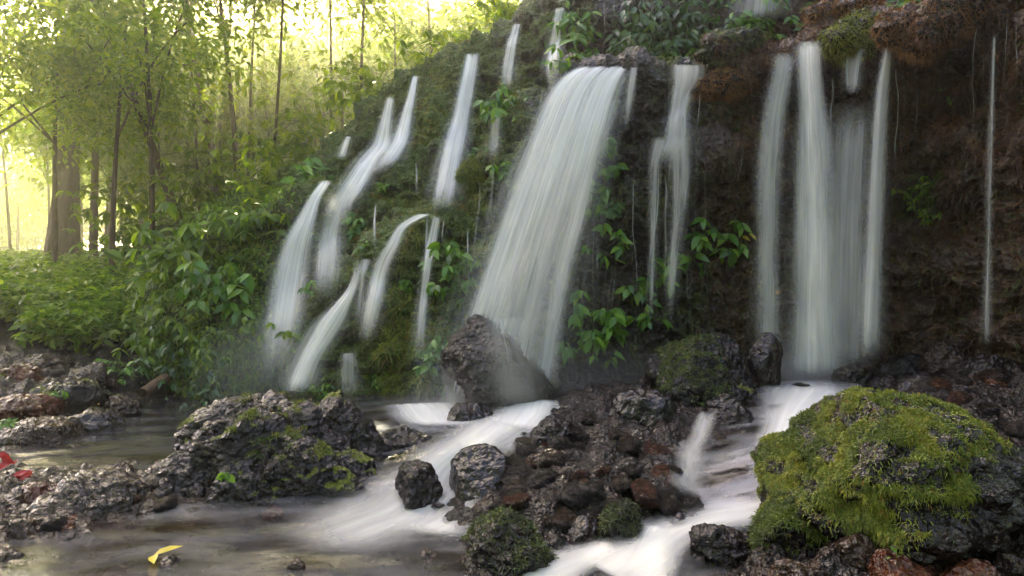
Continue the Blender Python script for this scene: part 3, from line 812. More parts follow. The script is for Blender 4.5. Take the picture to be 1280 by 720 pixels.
# moss covered boulder right
V, T = rock_shape(72, (.62, .60, .60), 6, 3, 1.15, 0, .3)
zn = (V[:, 2] - V[:, 2].min()) / (V[:, 2].max() - V[:, 2].min())
wd = .80 + .42 * (1 - np.clip(zn - .2, 0, 1) / .8); V[:, 0] *= wd; V[:, 1] *= wd
V[:, 0] -= .16 * zn
c = P(1112, 660, 3.75); V[:, 2] *= (225 / F * 3.75) / (V[:, 2].max() - V[:, 2].min()); V[:, 2] += (CAMZ - (487 - 360) / F * 3.75) - V[:, 2].max() - c[2]
V[:, 0] *= (330 / F * 3.75) / (V[:, 0].max() - V[:, 0].min()); V[:, 0] -= V[:, 0].max() - 180 / F * 3.75
big = link('boulder', mesh_data('boulder', V, tris=T), M['rock'], loc=tuple(c))
tag(big, 'large mossy boulder in the right foreground, bare and wet on its right side', 'boulder')
def mossy(cn):
    n_ = .22 * fbm(cn * 3.2, 4, 4)
    return np.clip(sstep(.06, -.06, cn[:, 0] - .12 - .42 * (cn[:, 2] - .50) + n_) + sstep(.50, .62, cn[:, 2] + .5 * n_), 0, 1) * sstep(.20, .40, cn[:, 2] + 1.3 * n_ + .22 * sstep(-.15, -.5, cn[:, 0]))
add_moss(big, V, T, 140000, .98, 8, L=(.008, .034), tint=.80, where=lambda cn: mossy(cn) * (.05 + .95 * sstep(-.12, .16, fbm(cn * 7, 3, 44))), hang=.45, cutoff=-.35)
rock(985, 622, 690, 90, 3.6, 'mossy foot stone at the left end of the moss covered boulder', 'rock_moss', seed=74, moss=MS(15000, .7, .5))
# right-hand rubble
R_ = [
 (1243, 440, 492, 105, 5.7, 'pale shiny slab lying on top of the right rubble', 'rock', .8, 1.2), (1240, 470, 510, 56, 5.3, 'ochre brown block under the pale shiny slab', 'rock_red', .8, 0),
 (1160, 462, 505, 80, 5.9, 'dark low rock right of the white pool', 'rock', .8, .6), (1068, 452, 492, 56, 6.5, 'rounded grey-black rock standing in the white pool', 'rock', .8, 0),
 (1108, 470, 494, 48, 6.3, 'small dark stone beside the rounded rock in the white pool', 'rock', .8, 0), (1205, 478, 520, 60, 5.4, 'angular dark stone behind the orange leaf', 'rock', .9, 0),
 (1262, 512, 556, 78, 4.9, 'grey flat block at the right edge above the red stone', 'rock_grey', .8, 1), (1254, 545, 588, 44, 4.3, 'rust red stone right of the moss covered boulder', 'rock_red', .8, 0),
 (1275, 570, 620, 40, 4.2, 'dark stone below the rust red stone at the right edge', 'rock', .8, 0), (1190, 505, 540, 60, 5.0, 'black stone against the back of the moss covered boulder', 'rock', .8, 0),
 (1236, 645, 690, 50, 3.35, 'grey stone streaked with white right of the foot of the boulder', 'rock_grey', .8, 0), (1185, 655, 690, 60, 3.3, 'brown slab at the foot of the moss covered boulder', 'rock_brown', .8, 1),
 (1130, 690, 740, 90, 3.05, 'rusty orange slab at the bottom edge', 'rock_red', .8, 1), (1060, 660, 705, 80, 3.3, 'purple-brown stone below the moss', 'rock_brown', .8, .5),
 (1000, 700, 745, 80, 3.1, 'dark brown stone in the bottom right corner of the rapids', 'rock_brown', .8, 0), (1215, 695, 740, 80, 3.0, 'dark red-brown slab at the bottom right', 'rock_red', .8, 1),
 (1140, 640, 668, 70, 3.4, 'thin layered stone under the moss covered boulder', 'rock_red', .8, 1.2), (1265, 690, 730, 50, 3.1, 'brown stone in the bottom right corner', 'rock_brown', .8, 0),
 (1130, 440, 475, 70, 7.0, 'dark shelf at the foot of the right cliff', 'rock', .7, 1), (1195, 420, 465, 90, 6.7, 'brown ledge at the foot of the right cliff', 'rock_brown', .6, 1),
]
for k, (px, t, b, w, Y, lab, mt, dp, ly) in enumerate(R_):
    rock(px, t, b, w, Y, lab, mt, seed=100 + k, dep=dp, layered=ly)
# left bar between the pool and the stream
L_ = [
 (125, 586, 645, 140, 4.7, 'long layered grey-brown slab on the left bar', 'rock_grey', 1.3, .0), (200, 598, 648, 68, 4.75, 'rounded black rock left of the broad craggy boulder', 'rock', 0, 0), (55, 600, 650, 90, 4.75, 'reddish slab at the left with red leaves beside it', 'rock_red', 1.2, 0),
 (15, 590, 630, 60, 5.0, 'pale mossy stone at the left edge of the bar', 'rock_grey', 0, 0), (150, 640, 668, 60, 4.45, 'low dark stone at the water edge under the long slab', 'rock', 0, 0), (95, 640, 675, 56, 4.35, 'ochre stone at the water edge', 'rock_red', 0, 0),
 (40, 640, 690, 70, 4.2, 'dark brown rock at the water edge on the left', 'rock_brown', .8, 0), (10, 682, 715, 56, 3.85, 'pale grey stone in the bottom left corner', 'rock_grey', 0, 0), (247, 626, 650, 36, 4.75, 'small dark cube-like stone at the foot of the broad boulder', 'rock', 0, 0),
 (137, 577, 600, 70, 5.2, 'flat brown stone behind the long slab', 'rock_brown', 1.2, 0), (85, 590, 615, 60, 5.1, 'pale slab lying behind the reddish slab', 'rock_grey', 1, 0), (185, 640, 662, 40, 4.5, 'small wet stone left of the cube-like stone', 'rock', 0, 0),
 (112, 660, 684, 40, 4.2, 'flat wet stone in the shallows', 'rock', .8, 0), (80, 672, 692, 36, 4.05, 'small dark stone in the shallows on the left', 'rock', 0, 0), (210, 572, 610, 50, 5.3, 'brown stone at the left end of the broad boulder', 'rock_brown', 0, 0),
 (310, 650, 668, 24, 4.35, 'little shiny stone in the stream in front of the broad boulder', 'rock', 0, 0), (341, 633, 652, 30, 4.6, 'dark red stone at the water line of the broad boulder', 'rock_red', 0, 0), (430, 646, 664, 36, 4.4, 'flat shiny stone in the stream', 'rock', 0, 0),
 (491, 689, 703, 24, 3.85, 'small black glistening stone in the bottom stream', 'rock', 0, 0), (537, 685, 705, 30, 3.85, 'brown stone poking through the bottom stream', 'rock_brown', 0, 0), (372, 698, 716, 26, 3.7, 'small brown stone at the bottom edge of the stream', 'rock_brown', 0, 0), (587, 655, 670, 22, 4.2, 'reddish pebble at the edge of the stream', 'rock_red', 0, 0),
 (212, 694, 712, 30, 3.75, 'dark stone under the yellow leaf', 'rock', 0, 0),
 # far bank
 (55, 520, 560, 110, 6.9, 'dark earth-coloured rock on the far bank of the calm pool', 'rock_brown', .8, 0), (125, 508, 548, 66, 7.4, 'dark block at the edge of the calm pool', 'rock', .8, 0), (150, 492, 522, 60, 8.2, 'flat rock beside the log', 'rock_brown', 1, 0),
 (30, 490, 520, 80, 7.4, 'brown ledge low on the left bank', 'rock_red', 1, 0), (85, 470, 505, 90, 8.0, 'mossy brown ledge on the left bank', 'rock_moss', 1, 0), (25, 455, 490, 70, 8.4, 'reddish stone high on the left bank', 'rock_red', .6, 0), (120, 452, 480, 60, 9.0, 'dark stone below the leafy bank', 'rock_brown', .6, 0), (60, 440, 465, 60, 9.3, 'brown stone at the top of the left bank', 'rock_brown', .6, 0),
]
for k, (px, t, b, w, Y, lab, mt, ly, tl) in enumerate(L_):
    rock(px, t, b, w, Y, lab, mt, seed=150 + k, layered=ly, sub=5 if w > 50 else 4, tilt=tl)

# cobbles: individual stones of the rubble, copies of eight shapes
protos = []
for k in range(8):
    V, T = rock_shape(300 + k, (1, .8, .62), 3 if k < 5 else 4, 8, .9)
    protos.append([mesh_data('cobble', V, tris=T) for _ in (0,)][0])
cmats = [M['rock'], M['rock'], M['rock'], M['rock_brown'], M['rock_brown'], M['rock_red'], M['rock'], M['rock_grey']]
for me, m_ in zip(protos, cmats): me.materials.append(m_)
AREAS = [
 (130, ((650, 555), (740, 520), (800, 560), (880, 590), (850, 640), (720, 660), (590, 660), (600, 630)), (.03, .13), 'small wet cobble in the rubble between the two lower cascades', 'cobbles of the middle rubble'),
 (40, ((1000, 690), (1100, 650), (1230, 640), (1279, 650), (1279, 719), (1000, 719)), (.015, .07), 'small red-brown cobble at the foot of the moss covered boulder', 'cobbles at the foot of the moss covered boulder'),
 (45, ((0, 600), (150, 590), (250, 620), (230, 655), (100, 690), (0, 690)), (.02, .10), 'small cobble among the slabs of the left bar', 'cobbles of the left bar'),
 (35, ((1130, 450), (1279, 440), (1279, 580), (1230, 570), (1180, 500)), (.03, .12), 'small dark cobble of the rubble under the right cliff', 'cobbles under the right cliff'),
 (20, ((0, 450), (130, 450), (180, 500), (90, 540), (0, 555)), (.03, .09), 'small earthy cobble on the far left bank', 'cobbles of the far left bank'),
 (26, ((60, 690), (400, 655), (590, 650), (580, 715), (100, 719)), (.012, .035), 'pebble showing through the shallow foreground stream', 'pebbles in the foreground stream'),
]
def in_poly(x, y, poly):
    c = False; n = len(poly)
    for i in range(n):
        x1, y1 = poly[i]; x2, y2 = poly[i - 1]
        if (y1 > y) != (y2 > y) and x < (x2 - x1) * (y - y1) / (y2 - y1) + x1: c = not c
    return c
def ray_bed(px, py):
    Ys = np.linspace(2.5, 13, 260); zz = CAMZ - (py - 360) / F * Ys; zb = zbed((px - 640) / F * Ys, Ys)
    k = np.argmax(zb >= zz); return Ys[k] if zb[k] >= zz[k] else 8.0
rc = random.Random(3)
for n, poly, (s0, s1), lab, grp in AREAS:
    x0 = min(p[0] for p in poly); x1 = max(p[0] for p in poly); y0 = min(p[1] for p in poly); y1 = max(p[1] for p in poly)
    k = 0
    while k < n:
        px, py = rc.uniform(x0, x1), rc.uniform(y0, y1)
        if not in_poly(px, py, poly): continue
        Yb = float(ray_bed(px, py)); s = s0 + (s1 - s0) * rc.random() ** 2
        p = P(px, py, Yb)
        ob = bpy.data.objects.new('cobble', protos[rc.randrange(8)]); COL.objects.link(ob)
        ob.location = (p[0], p[1], p[2] + s * .25); ob.scale = (s, s * rc.uniform(.8, 1.1), s * rc.uniform(.8, 1.1)); ob.rotation_euler = (rc.uniform(-.4, .4), rc.uniform(-.4, .4), rc.uniform(0, 6.3))
        tag(ob, lab, 'stone', grp); k += 1
# ------------------------------------------------------------------ falling water
def sheet(name, rows, label, cat='waterfall', off=.05, dens=1.0, layers=2, group=None, free=True, bulge=.05, edge=.35, top=.04, bot=.12, seed=0, n=70, mat='fall', dtop=1.0, dbot=1.0, nu=24, surf=None, lay=0.07, ripple=.035, halo=None, prof=None):
    halo = (mat == 'fall' and nu >= 20) if halo is None else halo
    """rows: (py, pxL, pxR[, Y]) read down the flow; the sheet hugs the rock (or falls free in front of it)"""
    rs = np.array([[r[1], r[0], r[2], r[0] if len(r) < 5 else r[4], r[3] if len(r) > 3 and r[3] is not None else np.nan] for r in rows], float)
    L = np.concatenate([[0], np.cumsum(np.hypot(np.diff((rs[:, 0] + rs[:, 2]) / 2), np.diff((rs[:, 1] + rs[:, 3]) / 2)))]); L /= L[-1]
    t = np.linspace(0, 1, n)
    g = [smooth1(np.interp(t, L, rs[:, k]), n / 30, 0) for k in range(4)]
    u = np.linspace(0, 1, nu)
    px = g[0][:, None] * (1 - u) + g[2][:, None] * u
    py = g[1][:, None] * (1 - u) + g[3][:, None] * u
    r_ = np.random.default_rng(seed + 900)
    if np.isfinite(rs[:, 4]).all():
        Yc = np.repeat(np.interp(t, L, rs[:, 4])[:, None], nu, 1)
    elif surf is not None:
        Yc = surf(px, py)
    else:
        Yc = cliffY(px, py, True)
        Yc = smooth1(smooth1(Yc, 1.5, 0), 2.0, 1)
        if free: Yc = np.minimum.accumulate(Yc, 0)
        Yc = smooth1(smooth1(Yc, 2.5, 0), 1.5, 1)
    VV, QQ, UV, DN = [], [], [], []; o = 0
    wm = float(np.mean(np.abs(g[2] - g[0]) / F * Yc.mean())) + .02
    lm = float(np.hypot(np.diff((g[0] + g[2]) / 2), np.diff((g[1] + g[3]) / 2)).sum() / F * Yc.mean())
    for l in ([-1] if halo else []) + list(range(layers)):
        k = max(l, 0) * lay + (.02 if l < 0 else 0)
        rip = gnoise(np.stack([np.repeat(u[None] * wm * 6, n, 0).ravel() + seed * 3.1 + l * 7, (np.repeat(t[:, None], nu, 1) * lm * .8).ravel(), np.full(n * nu, l * 1.7)], 1), seed).reshape(n, nu)
        Yl = Yc - off - k - bulge * np.sin(np.pi * u)[None] * (.3 + .7 * t[:, None]) - ripple * rip
        pxl = px if l >= 0 else px + (u - .5)[None] * (10 + .55 * np.abs(g[2] - g[0])[:, None]) * (.3 + .9 * t[:, None])
        X = (pxl - 640) / F * Yl; Z = CAMZ - (py - 360) / F * Yl
        e = np.minimum(u, 1 - u) / edge; e = np.clip(e[None] * (1 + .6 * gnoise(np.stack([np.repeat((t * lm * 1.3)[:, None], nu, 1).ravel(), np.repeat(np.sign(u - .5)[None] * 3, n, 0).ravel() + seed, np.zeros(n * nu) + l], 1), 5).reshape(n, nu)), 0, 1); e = e * e * (3 - 2 * e)
        ft = sstep(0, 1, t[:, None] / np.maximum(top * (1 + .9 * gnoise(np.stack([u * wm * 9 + seed, 0 * u, 0 * u + l], 1), 3))[None], 1e-3)); fb = np.clip((1 - t) / max(bot, 1e-3), 0, 1)[:, None]
        dn = dens * e * ft * sstep(0, 1, fb) * np.interp(t, [0, 1], [dtop, dbot])[:, None] * (1 if l == 0 else .75 if l > 0 else .30)
        if prof is not None: dn = dn * (1 + sstep(.05, .5, t)[:, None] * (np.interp(u, np.linspace(0, 1, len(prof)), prof)[None] - 1))
        VV.append(np.stack([X, Yl, Z], -1).reshape(-1, 3)); QQ.append(grid_faces(n, nu) + o); o += n * nu
        UV.append(np.stack([np.repeat(u[None] * wm, n, 0) + seed * 1.37 + l * 5.3, np.repeat(t[:, None] * lm, nu, 1) + seed * .71], -1).reshape(-1, 2)); DN.append(dn.reshape(-1))
    V = np.concatenate(VV); c = V[:nu].mean(0)
    ob = link(name, mesh_data(name, V - c, quads=np.concatenate(QQ), attrs={'dens': np.concatenate(DN)}, uv=np.concatenate(UV)), M[mat], loc=tuple(c))
    return tag(ob, label, cat, group)

def merge_sheets(objs, name, label, cat):
    root = objs[0]
    for ob in objs[1:]:
        ob.name = 'strand'; loc = Vector(ob.location) - Vector(root.location); ob.parent = root; ob.location = loc
        for k in ('label', 'category', 'group'):
            if k in ob: del ob[k]
    root.name = name; tag(root, label, cat); return root

W = sheet
# the wide central fall
a = W('waterfall', [(79, 738, 798, 8.05), (84, 712, 796, 7.95), (95, 697, 788, 7.85), (115, 684, 780, 7.75), (150, 668, 770, 7.6), (200, 648, 757, 7.45), (260, 626, 741, 7.3), (330, 600, 724, 7.15), (400, 575, 712, 7.0), (470, 551, 703, 6.85), (525, 536, 696, 6.7)],
      'wide bright waterfall arching left over the big purple boulder', layers=3, dens=.66, dtop=1.5, dbot=.38, mat='fall_wide', halo=True, prof=(1.25, 1.3, .95, 1.05, .55, .9, .5, .95, .8), edge=.2, top=.03, bot=.10, n=110, nu=60, bulge=.12, seed=1, lay=.1)
b = W('strand', [(80, 770, 792, 7.9), (110, 764, 786, 7.8), (160, 755, 778, 7.65)], '', layers=1, dens=.4, bot=.6, seed=2)
c = W('strand', [(82, 788, 798), (120, 782, 793), (170, 776, 785)], '', layers=1, dens=.55, bot=.6, seed=3)
d_ = W('strand', [(300, 655, 690, 7.3), (330, 622, 672, 7.2), (365, 606, 640, 7.05), (400, 592, 628, 6.95)], '', layers=1, dens=.6, bot=.4, top=.3, seed=4)
e_ = W('strand', [(394, 596, 668, 6.35), (420, 590, 680, 6.25), (470, 600, 690, 6.2), (520, 610, 690, 6.18)], '', layers=1, dens=.2, edge=.45, bot=.3, seed=5)
merge_sheets([a, b, c, d_, e_], 'waterfall', 'wide bright waterfall arching left over the big purple boulder', 'waterfall')
# upper tier, from the far left to the right
W('waterfall', [(92, 516, 524), (120, 508, 520), (150, 498, 516), (178, 488, 512), (200, 470, 500), (220, 452, 482)], 'short narrow fall from the farthest lip of the upper tier', dens=.8, bot=.35, seed=6)
W('waterfall', [(118, 485, 493), (150, 474, 492), (182, 464, 492), (196, 450, 480), (225, 430, 464), (255, 408, 446), (275, 402, 440)], 'stepped fall on the left shoulder below the farthest lip', dens=.85, bot=.2, seed=7)
W('water_trickle', [(170, 432, 440), (185, 425, 436), (200, 420, 432)], 'little spout at the left end of the upper tier', 'trickle', dens=.7, bot=.3, seed=8)
W('waterfall', [(235, 412, 450), (260, 402, 440), (285, 396, 434), (310, 392, 432), (350, 388, 428), (385, 384, 422)], 'loose broken strands on the mossy buttress above the white chute', dens=.42, layers=2, bot=.5, top=.3, edge=.5, seed=9)
W('waterfall', [(222, 402, 420), (235, 394, 410), (247, 384, 402), (268, 372, 398), (300, 352, 393), (350, 336, 388), (410, 324, 382), (490, 310, 372)], 'misty leftmost waterfall fanning down to the calm pool', dens=.62, dtop=1.4, dbot=.42, bot=.35, layers=3, edge=.4, seed=10, bulge=.15)
W('waterfall', [(318, 442, 458), (340, 440, 454), (360, 434, 448), (374, 422, 443), (400, 396, 434), (425, 382, 418), (450, 370, 402), (478, 358, 392), (494, 350, 388)], 'bright slanting white chute just right of the leftmost fall', dens=1.15, bot=.12, top=.4, seed=11, edge=.35)
W('waterfall', [(63, 582, 600), (90, 577, 598), (120, 570, 592), (150, 564, 587), (156, 560, 588), (190, 551, 580), (230, 543, 574), (270, 534, 566)], 'tall straight fall left of centre dropping behind the round knoll', dens=.75, bot=.3, seed=12, edge=.3)
W('waterfall', [(28, 642, 652), (55, 632, 647), (85, 627, 643), (115, 623, 640)], 'slim fall left of the leafy corner of the upper tier', dens=.6, bot=.4, seed=13)
W('waterfall', [(138, 614, 628), (165, 611, 627), (205, 608, 624)], 'faint lower drop under the slim fall', dens=.4, bot=.5, layers=1, seed=14)
W('waterfall', [(8, 694, 708), (30, 690, 704), (60, 684, 702), (110, 679, 698)], 'narrow fall from the highest lip above the wide waterfall', dens=.7, bot=.4, seed=15)
W('waterfall', [(-30, 915, 1005), (-6, 905, 1000), (4, 902, 1000), (26, 898, 998)], 'blurred fall at the top edge above the right lip', dens=.5, bot=.3, layers=1, edge=.5, seed=16)
# lower left buttress
W('waterfall', [(266, 524, 546), (272, 508, 532), (284, 494, 508), (305, 482, 502), (325, 468, 492), (345, 462, 486), (390, 452, 478), (432, 444, 468)], 'curved fall over the left side of the round knoll', dens=.7, bot=.3, seed=17, edge=.35)
W('waterfall', [(440, 424, 446), (462, 422, 448), (500, 424, 450)], 'short veil below the curved fall', dens=.42, bot=.5, layers=1, seed=18)
W('waterfall', [(267, 541, 552), (290, 535, 549), (315, 530, 544), (350, 526, 538), (400, 520, 534), (470, 514, 530)], 'thin fall on the right side of the round knoll', dens=.5, bot=.5, seed=19)
W('waterfall', [(322, 452, 466), (345, 449, 457), (370, 446, 454), (410, 442, 452)], 'thin streak left of the curved fall', dens=.45, bot=.4, layers=1, seed=20)
# the forked fall right of centre
a = W('waterfall', [(78, 838, 882), (92, 836, 883), (108, 838, 876), (114, 838, 868), (150, 832, 862), (176, 826, 864), (190, 816, 866), (215, 811, 864)], '', dens=.6, dbot=.35, bot=.3, seed=21, edge=.3)
b = W('strand', [(168, 818, 840), (205, 810, 828), (260, 812, 822), (330, 812, 819), (410, 810, 816)], '', dens=.55, bot=.3, seed=22, layers=1)
c = W('strand', [(165, 834, 864), (215, 838, 866), (260, 840, 860), (320, 836, 850), (410, 833, 841)], '', dens=.5, bot=.3, seed=23, layers=1)
merge_sheets([a, b, c], 'waterfall', 'forked fall splitting into two tapering strands right of the wide waterfall', 'waterfall')
# the tall split fall on the right
a = W('waterfall', [(45, 994, 1028), (60, 992, 1030), (100, 994, 1030), (135, 996, 1036), (160, 992, 1042), (220, 990, 1048), (300, 988, 1052), (400, 984, 1054), (478, 980, 1060)], '', dens=1.0, dbot=.8, bot=.06, layers=3, nu=40, seed=24, edge=.5, mat='fall_wide', halo=True, prof=(.7, 1.1, 1.35, .9, 1.15, .8, .6))
b = W('strand', [(60, 962, 998), (85, 964, 996), (105, 958, 992), (150, 948, 986), (220, 942, 982), (330, 942, 978), (465, 940, 982)], '', dens=.42, bot=.15, edge=.5, seed=25, layers=2)
c = W('strand', [(38, 1112, 1118), (60, 1104, 1117), (100, 1094, 1114), (150, 1088, 1112), (250, 1082, 1108), (350, 1076, 1104), (455, 1070, 1102)], '', dens=.62, edge=.5, bot=.12, seed=26, layers=2)
d_ = W('strand', [(58, 1054, 1082), (80, 1054, 1078), (120, 1056, 1072)], '', dens=.6, bot=.3, seed=27, layers=1)
e_ = W('strand', [(118, 1044, 1096), (140, 1036, 1098), (180, 1030, 1098), (300, 1028, 1092), (465, 1026, 1088)], '', top=.2, dens=.40, bot=.1, seed=28, layers=2)
merge_sheets([a, b, c, d_, e_], 'waterfall', 'tall split waterfall dropping in several columns on the right', 'waterfall')
W('water_trickle', [(38, 1240, 1246), (100, 1238, 1244), (250, 1234, 1240), (330, 1233, 1238), (380, 1230, 1238), (440, 1228, 1238)], 'single long thread of water down the dark right cliff', 'trickle', dens=.55, layers=1, bot=.1, seed=29, edge=.5)
# thread-thin trickles
TH = {'thread-thin trickle on the dark wall between the wide waterfall and the forked fall': [(744, 260, 400), (756, 280, 430), (770, 300, 440), (792, 200, 470), (765, 330, 440), (795, 300, 380), (730, 340, 450), (746, 290, 380)],
      'thread-thin trickle hanging beside the strands of the forked fall': [(872, 150, 420), (880, 170, 400), (826, 260, 405), (862, 300, 420), (905, 110, 150), (930, 170, 260)],
      'thread-thin trickle on the rusty cliff right of the tall split waterfall': [(1222, 30, 110), (1230, 60, 170), (1258, 20, 150), (1272, 10, 130), (1130, 60, 240), (1265, 40, 220), (1148, 70, 200), (1216, 60, 200)],
      'thread-thin trickle on the upper wall above the wide waterfall': [(755, -5, 70), (768, -5, 75), (812, -5, 70), (820, -5, 60), (826, 0, 50), (745, 0, 60)],
      'thread-thin trickle on the mossy buttress left of the round knoll': [(412, 255, 340), (432, 250, 350), (425, 290, 400), (398, 290, 370)]}
rt = random.Random(12)
for lab, L_t in TH.items():
    for k, (px, y0, y1) in enumerate(L_t):
        rows = []; x = px; y = y0; wv_ = rt.uniform(.5, 1.3)
        while y < y1:
            rows.append((y, x - wv_, x + wv_)); y += rt.uniform(12, 26); x += rt.gauss(-.4, 1.3); wv_ = min(1.8, max(.4, wv_ + rt.gauss(0, .3)))
        if len(rows) < 3: continue
        W('water_trickle', rows, lab, 'trickle', group=lab.replace('thread-thin trickle', 'thin trickles'), dens=rt.uniform(.18, .42), layers=1, bot=.5, top=.2, seed=60 + k + px, nu=5, n=50, edge=.5, bulge=.005, off=.02, free=False)

# broken secondary runs that carry the falls on down the rock
RUN = {'broken thin run of water carrying on below the upper left falls': [(535, 262, 350, 6), (520, 200, 275, 5), (470, 250, 320, 5), (455, 330, 440, 6), (600, 225, 330, 5), (556, 270, 330, 4), (616, 205, 300, 5), (690, 105, 150, 6), (678, 108, 160, 4), (585, 280, 390, 4)],
       'fine strand falling among the columns of the tall split waterfall': [(975, 70, 300, 5), (1000, 60, 420, 7), (1048, 120, 430, 6), (1062, 118, 440, 8), (1076, 122, 440, 5), (1090, 110, 400, 6), (960, 150, 440, 5), (1040, 90, 200, 5), (1068, 60, 125, 4), (1120, 70, 260, 3)],
       'fine side strand falling beside the forked fall': [(846, 115, 300, 5), (858, 110, 330, 5), (876, 90, 200, 4), (822, 190, 400, 3), (832, 200, 380, 4)]}
for lab, L_t in RUN.items():
    for k, (px, y0, y1, w_) in enumerate(L_t):
        rows = []; x = px; y = y0; wv_ = w_ * .3
        while y < y1:
            rows.append((y, x - wv_, x + wv_)); y += rt.uniform(14, 30); x += rt.gauss(-.8, 1.6); wv_ = min(w_ * .8, max(w_ * .25, wv_ + rt.gauss(.3, w_ * .12)))
        W('water_trickle', rows, lab, 'trickle', group=lab.split(' falling')[0].split(' carrying')[0] + 's of water', dens=rt.uniform(.3, .55), layers=1, bot=.5, top=.2, seed=400 + k + px, nu=9, n=60, edge=.5, bulge=.01, off=.04, free=False)

# ------------------------------------------------------------------ white water running over the bed
def surfY(lift):
    Ys = np.linspace(2.2, 11, 420)
    def f(px, py):
        o = np.zeros(px.shape)
        for idx in np.ndindex(px.shape):
            x = (px[idx] - 640) / F * Ys; zz = CAMZ - (py[idx] - 360) / F * Ys
            o[idx] = 0
        return o
    def fast(px, py):
        q = px.ravel(); r = py.ravel(); X = (q[:, None] - 640) / F * Ys[None]
        zr = CAMZ - (r[:, None] - 360) / F * Ys[None]
        zs = np.maximum(zwater(X, np.repeat(Ys[None], len(q), 0)), zbed(X, np.repeat(Ys[None], len(q), 0)) - .05) + lift
        k = np.argmax(zs >= zr, 1)
        k0 = np.maximum(k - 1, 0); i = np.arange(len(q)); d0 = (zr - zs)[i, k0]; d1 = (zr - zs)[i, k]
        w = np.clip(d0 / np.maximum(d0 - d1, 1e-6), 0, 1)
        Y = Ys[k0] + (Ys[k] - Ys[k0]) * w
        return smooth1(smooth1(Y.reshape(px.shape), 1.0, 0), 1.0, 1)
    return fast
def rapid(pts, label, dens=.7, seed=0, name='rapids', **k):
    """pts: (pxA, pyA, pxB, pyB) the two edges of the flow"""
    rows = [(p[1], p[0], p[2], None, p[3]) for p in pts]
    d = dict(off=0, free=False, bulge=0, edge=.5, top=.12, bot=.25, layers=2, n=60, nu=26, lay=.03, surf=surfY(.03), cat='rapids', mat='rapid', ripple=.05)
    d.update(k)
    return sheet(name, rows, label, dens=dens, seed=seed, **d)
rapid([(600, 500, 700, 520), (570, 520, 690, 545), (540, 545, 640, 570), (505, 560, 610, 595), (470, 590, 590, 640), (430, 615, 560, 668), (360, 640, 500, 690), (300, 665, 420, 712)], 'long white rapids running left from the wide waterfall around the dark rocks', dens=.8, seed=201, dbot=.35, dtop=1.1, n=90, nu=40)
rapid([(560, 600, 600, 610), (545, 622, 610, 628), (520, 640, 610, 655), (470, 660, 590, 680)], 'white swirl below the angular dark brown rock', dens=.7, seed=202)
rapid([(470, 505, 580, 500), (480, 520, 600, 520), (500, 532, 610, 535)], 'foaming pocket at the foot of the thin fall', dens=.9, seed=203)
rapid([(620, 495, 720, 500), (610, 512, 715, 520), (600, 530, 690, 545)], 'churning foam directly under the wide waterfall', dens=1.0, seed=204)
rapid([(940, 472, 1090, 472), (935, 485, 1085, 490), (940, 500, 1050, 515), (945, 520, 1020, 540), (938, 550, 1010, 570), (930, 580, 1000, 600), (935, 605, 990, 628)], 'white pool and cascade below the tall split waterfall', dens=.85, seed=205, n=80, nu=36)
rapid([(980, 612, 985, 648), (930, 618, 950, 660), (880, 628, 900, 668), (830, 640, 860, 690), (770, 660, 850, 730), (690, 685, 830, 760)], 'smooth white current sliding to the bottom edge between the dark stones', dens=.8, seed=206, n=80, nu=36, bot=.05)
rapid([(800, 650, 850, 660), (780, 680, 850, 690), (770, 719, 850, 735)], 'white drop at the bottom edge right of the dark mossy stone', dens=.8, seed=207, bot=.05)
rapid([(760, 672, 780, 690), (700, 680, 720, 735), (640, 695, 660, 760)], 'foam fan at the bottom edge left of the white drop', dens=.85, seed=208, bot=.1)
rapid([(872, 512, 902, 510), (862, 532, 896, 530), (858, 548, 892, 548), (842, 560, 886, 562), (838, 584, 886, 588), (826, 600, 884, 606), (850, 622, 900, 628)], 'small middle cascade stepping down between the black rocks', dens=.42, seed=209, surf=surfY(.1))
rapid([(690, 605, 740, 600), (670, 618, 730, 618), (640, 622, 690, 630)], 'thin film of water over the rubble stones', dens=.35, seed=210)
rapid([(1245, 580, 1256, 576), (1250, 610, 1266, 606), (1262, 650, 1282, 640)], 'narrow run of water right of the moss covered boulder', dens=.6, seed=211)
rapid([(140, 430, 166, 430), (148, 440, 164, 440), (140, 455, 158, 452)], 'tiny white cascade in the leafy bank on the left', dens=1.0, seed=212, surf=lambda px, py: np.full(px.shape, 10.6))
# ------------------------------------------------------------------ trees
def crown_mesh(seed, R_=3.0, H=3.5, clumps=130, per=110, leaf=(.09, .16), flat=.55, wid=.42):
    """leaves of one crown, centred on the crown's middle, and the twig ends they hang on"""
    r = np.random.default_rng(seed)
    d = rand_dirs(clumps, r); rad = r.random(clumps) ** .45
    c = d * rad[:, None] * (R_, R_, H / 2) * (1 + .35 * gnoise(d * 1.8 + seed, seed))[:, None]
    N_ = clumps * per
    ci = np.repeat(np.arange(clumps), per)
    cr = r.uniform(.28, .75, clumps)[ci] * (R_ / 3.0) ** .5
    off = r.normal(size=(N_, 3)) * (.62, .62, .34) * cr[:, None]
    pos = c[ci] + off
    ax = norm(norm(off + 1e-6) * (1, 1, .4) + r.normal(size=(N_, 3)) * .5 + (0, 0, -.45))
    nr = norm(r.normal(size=(N_, 3)) * .55 + (0, 0, 1.0))
    L = r.uniform(*leaf, N_); Wd = L * r.uniform(wid * .8, wid * 1.2, N_)
    V, T = leaves_far(pos, ax, nr, L, Wd)
    return V, T, c

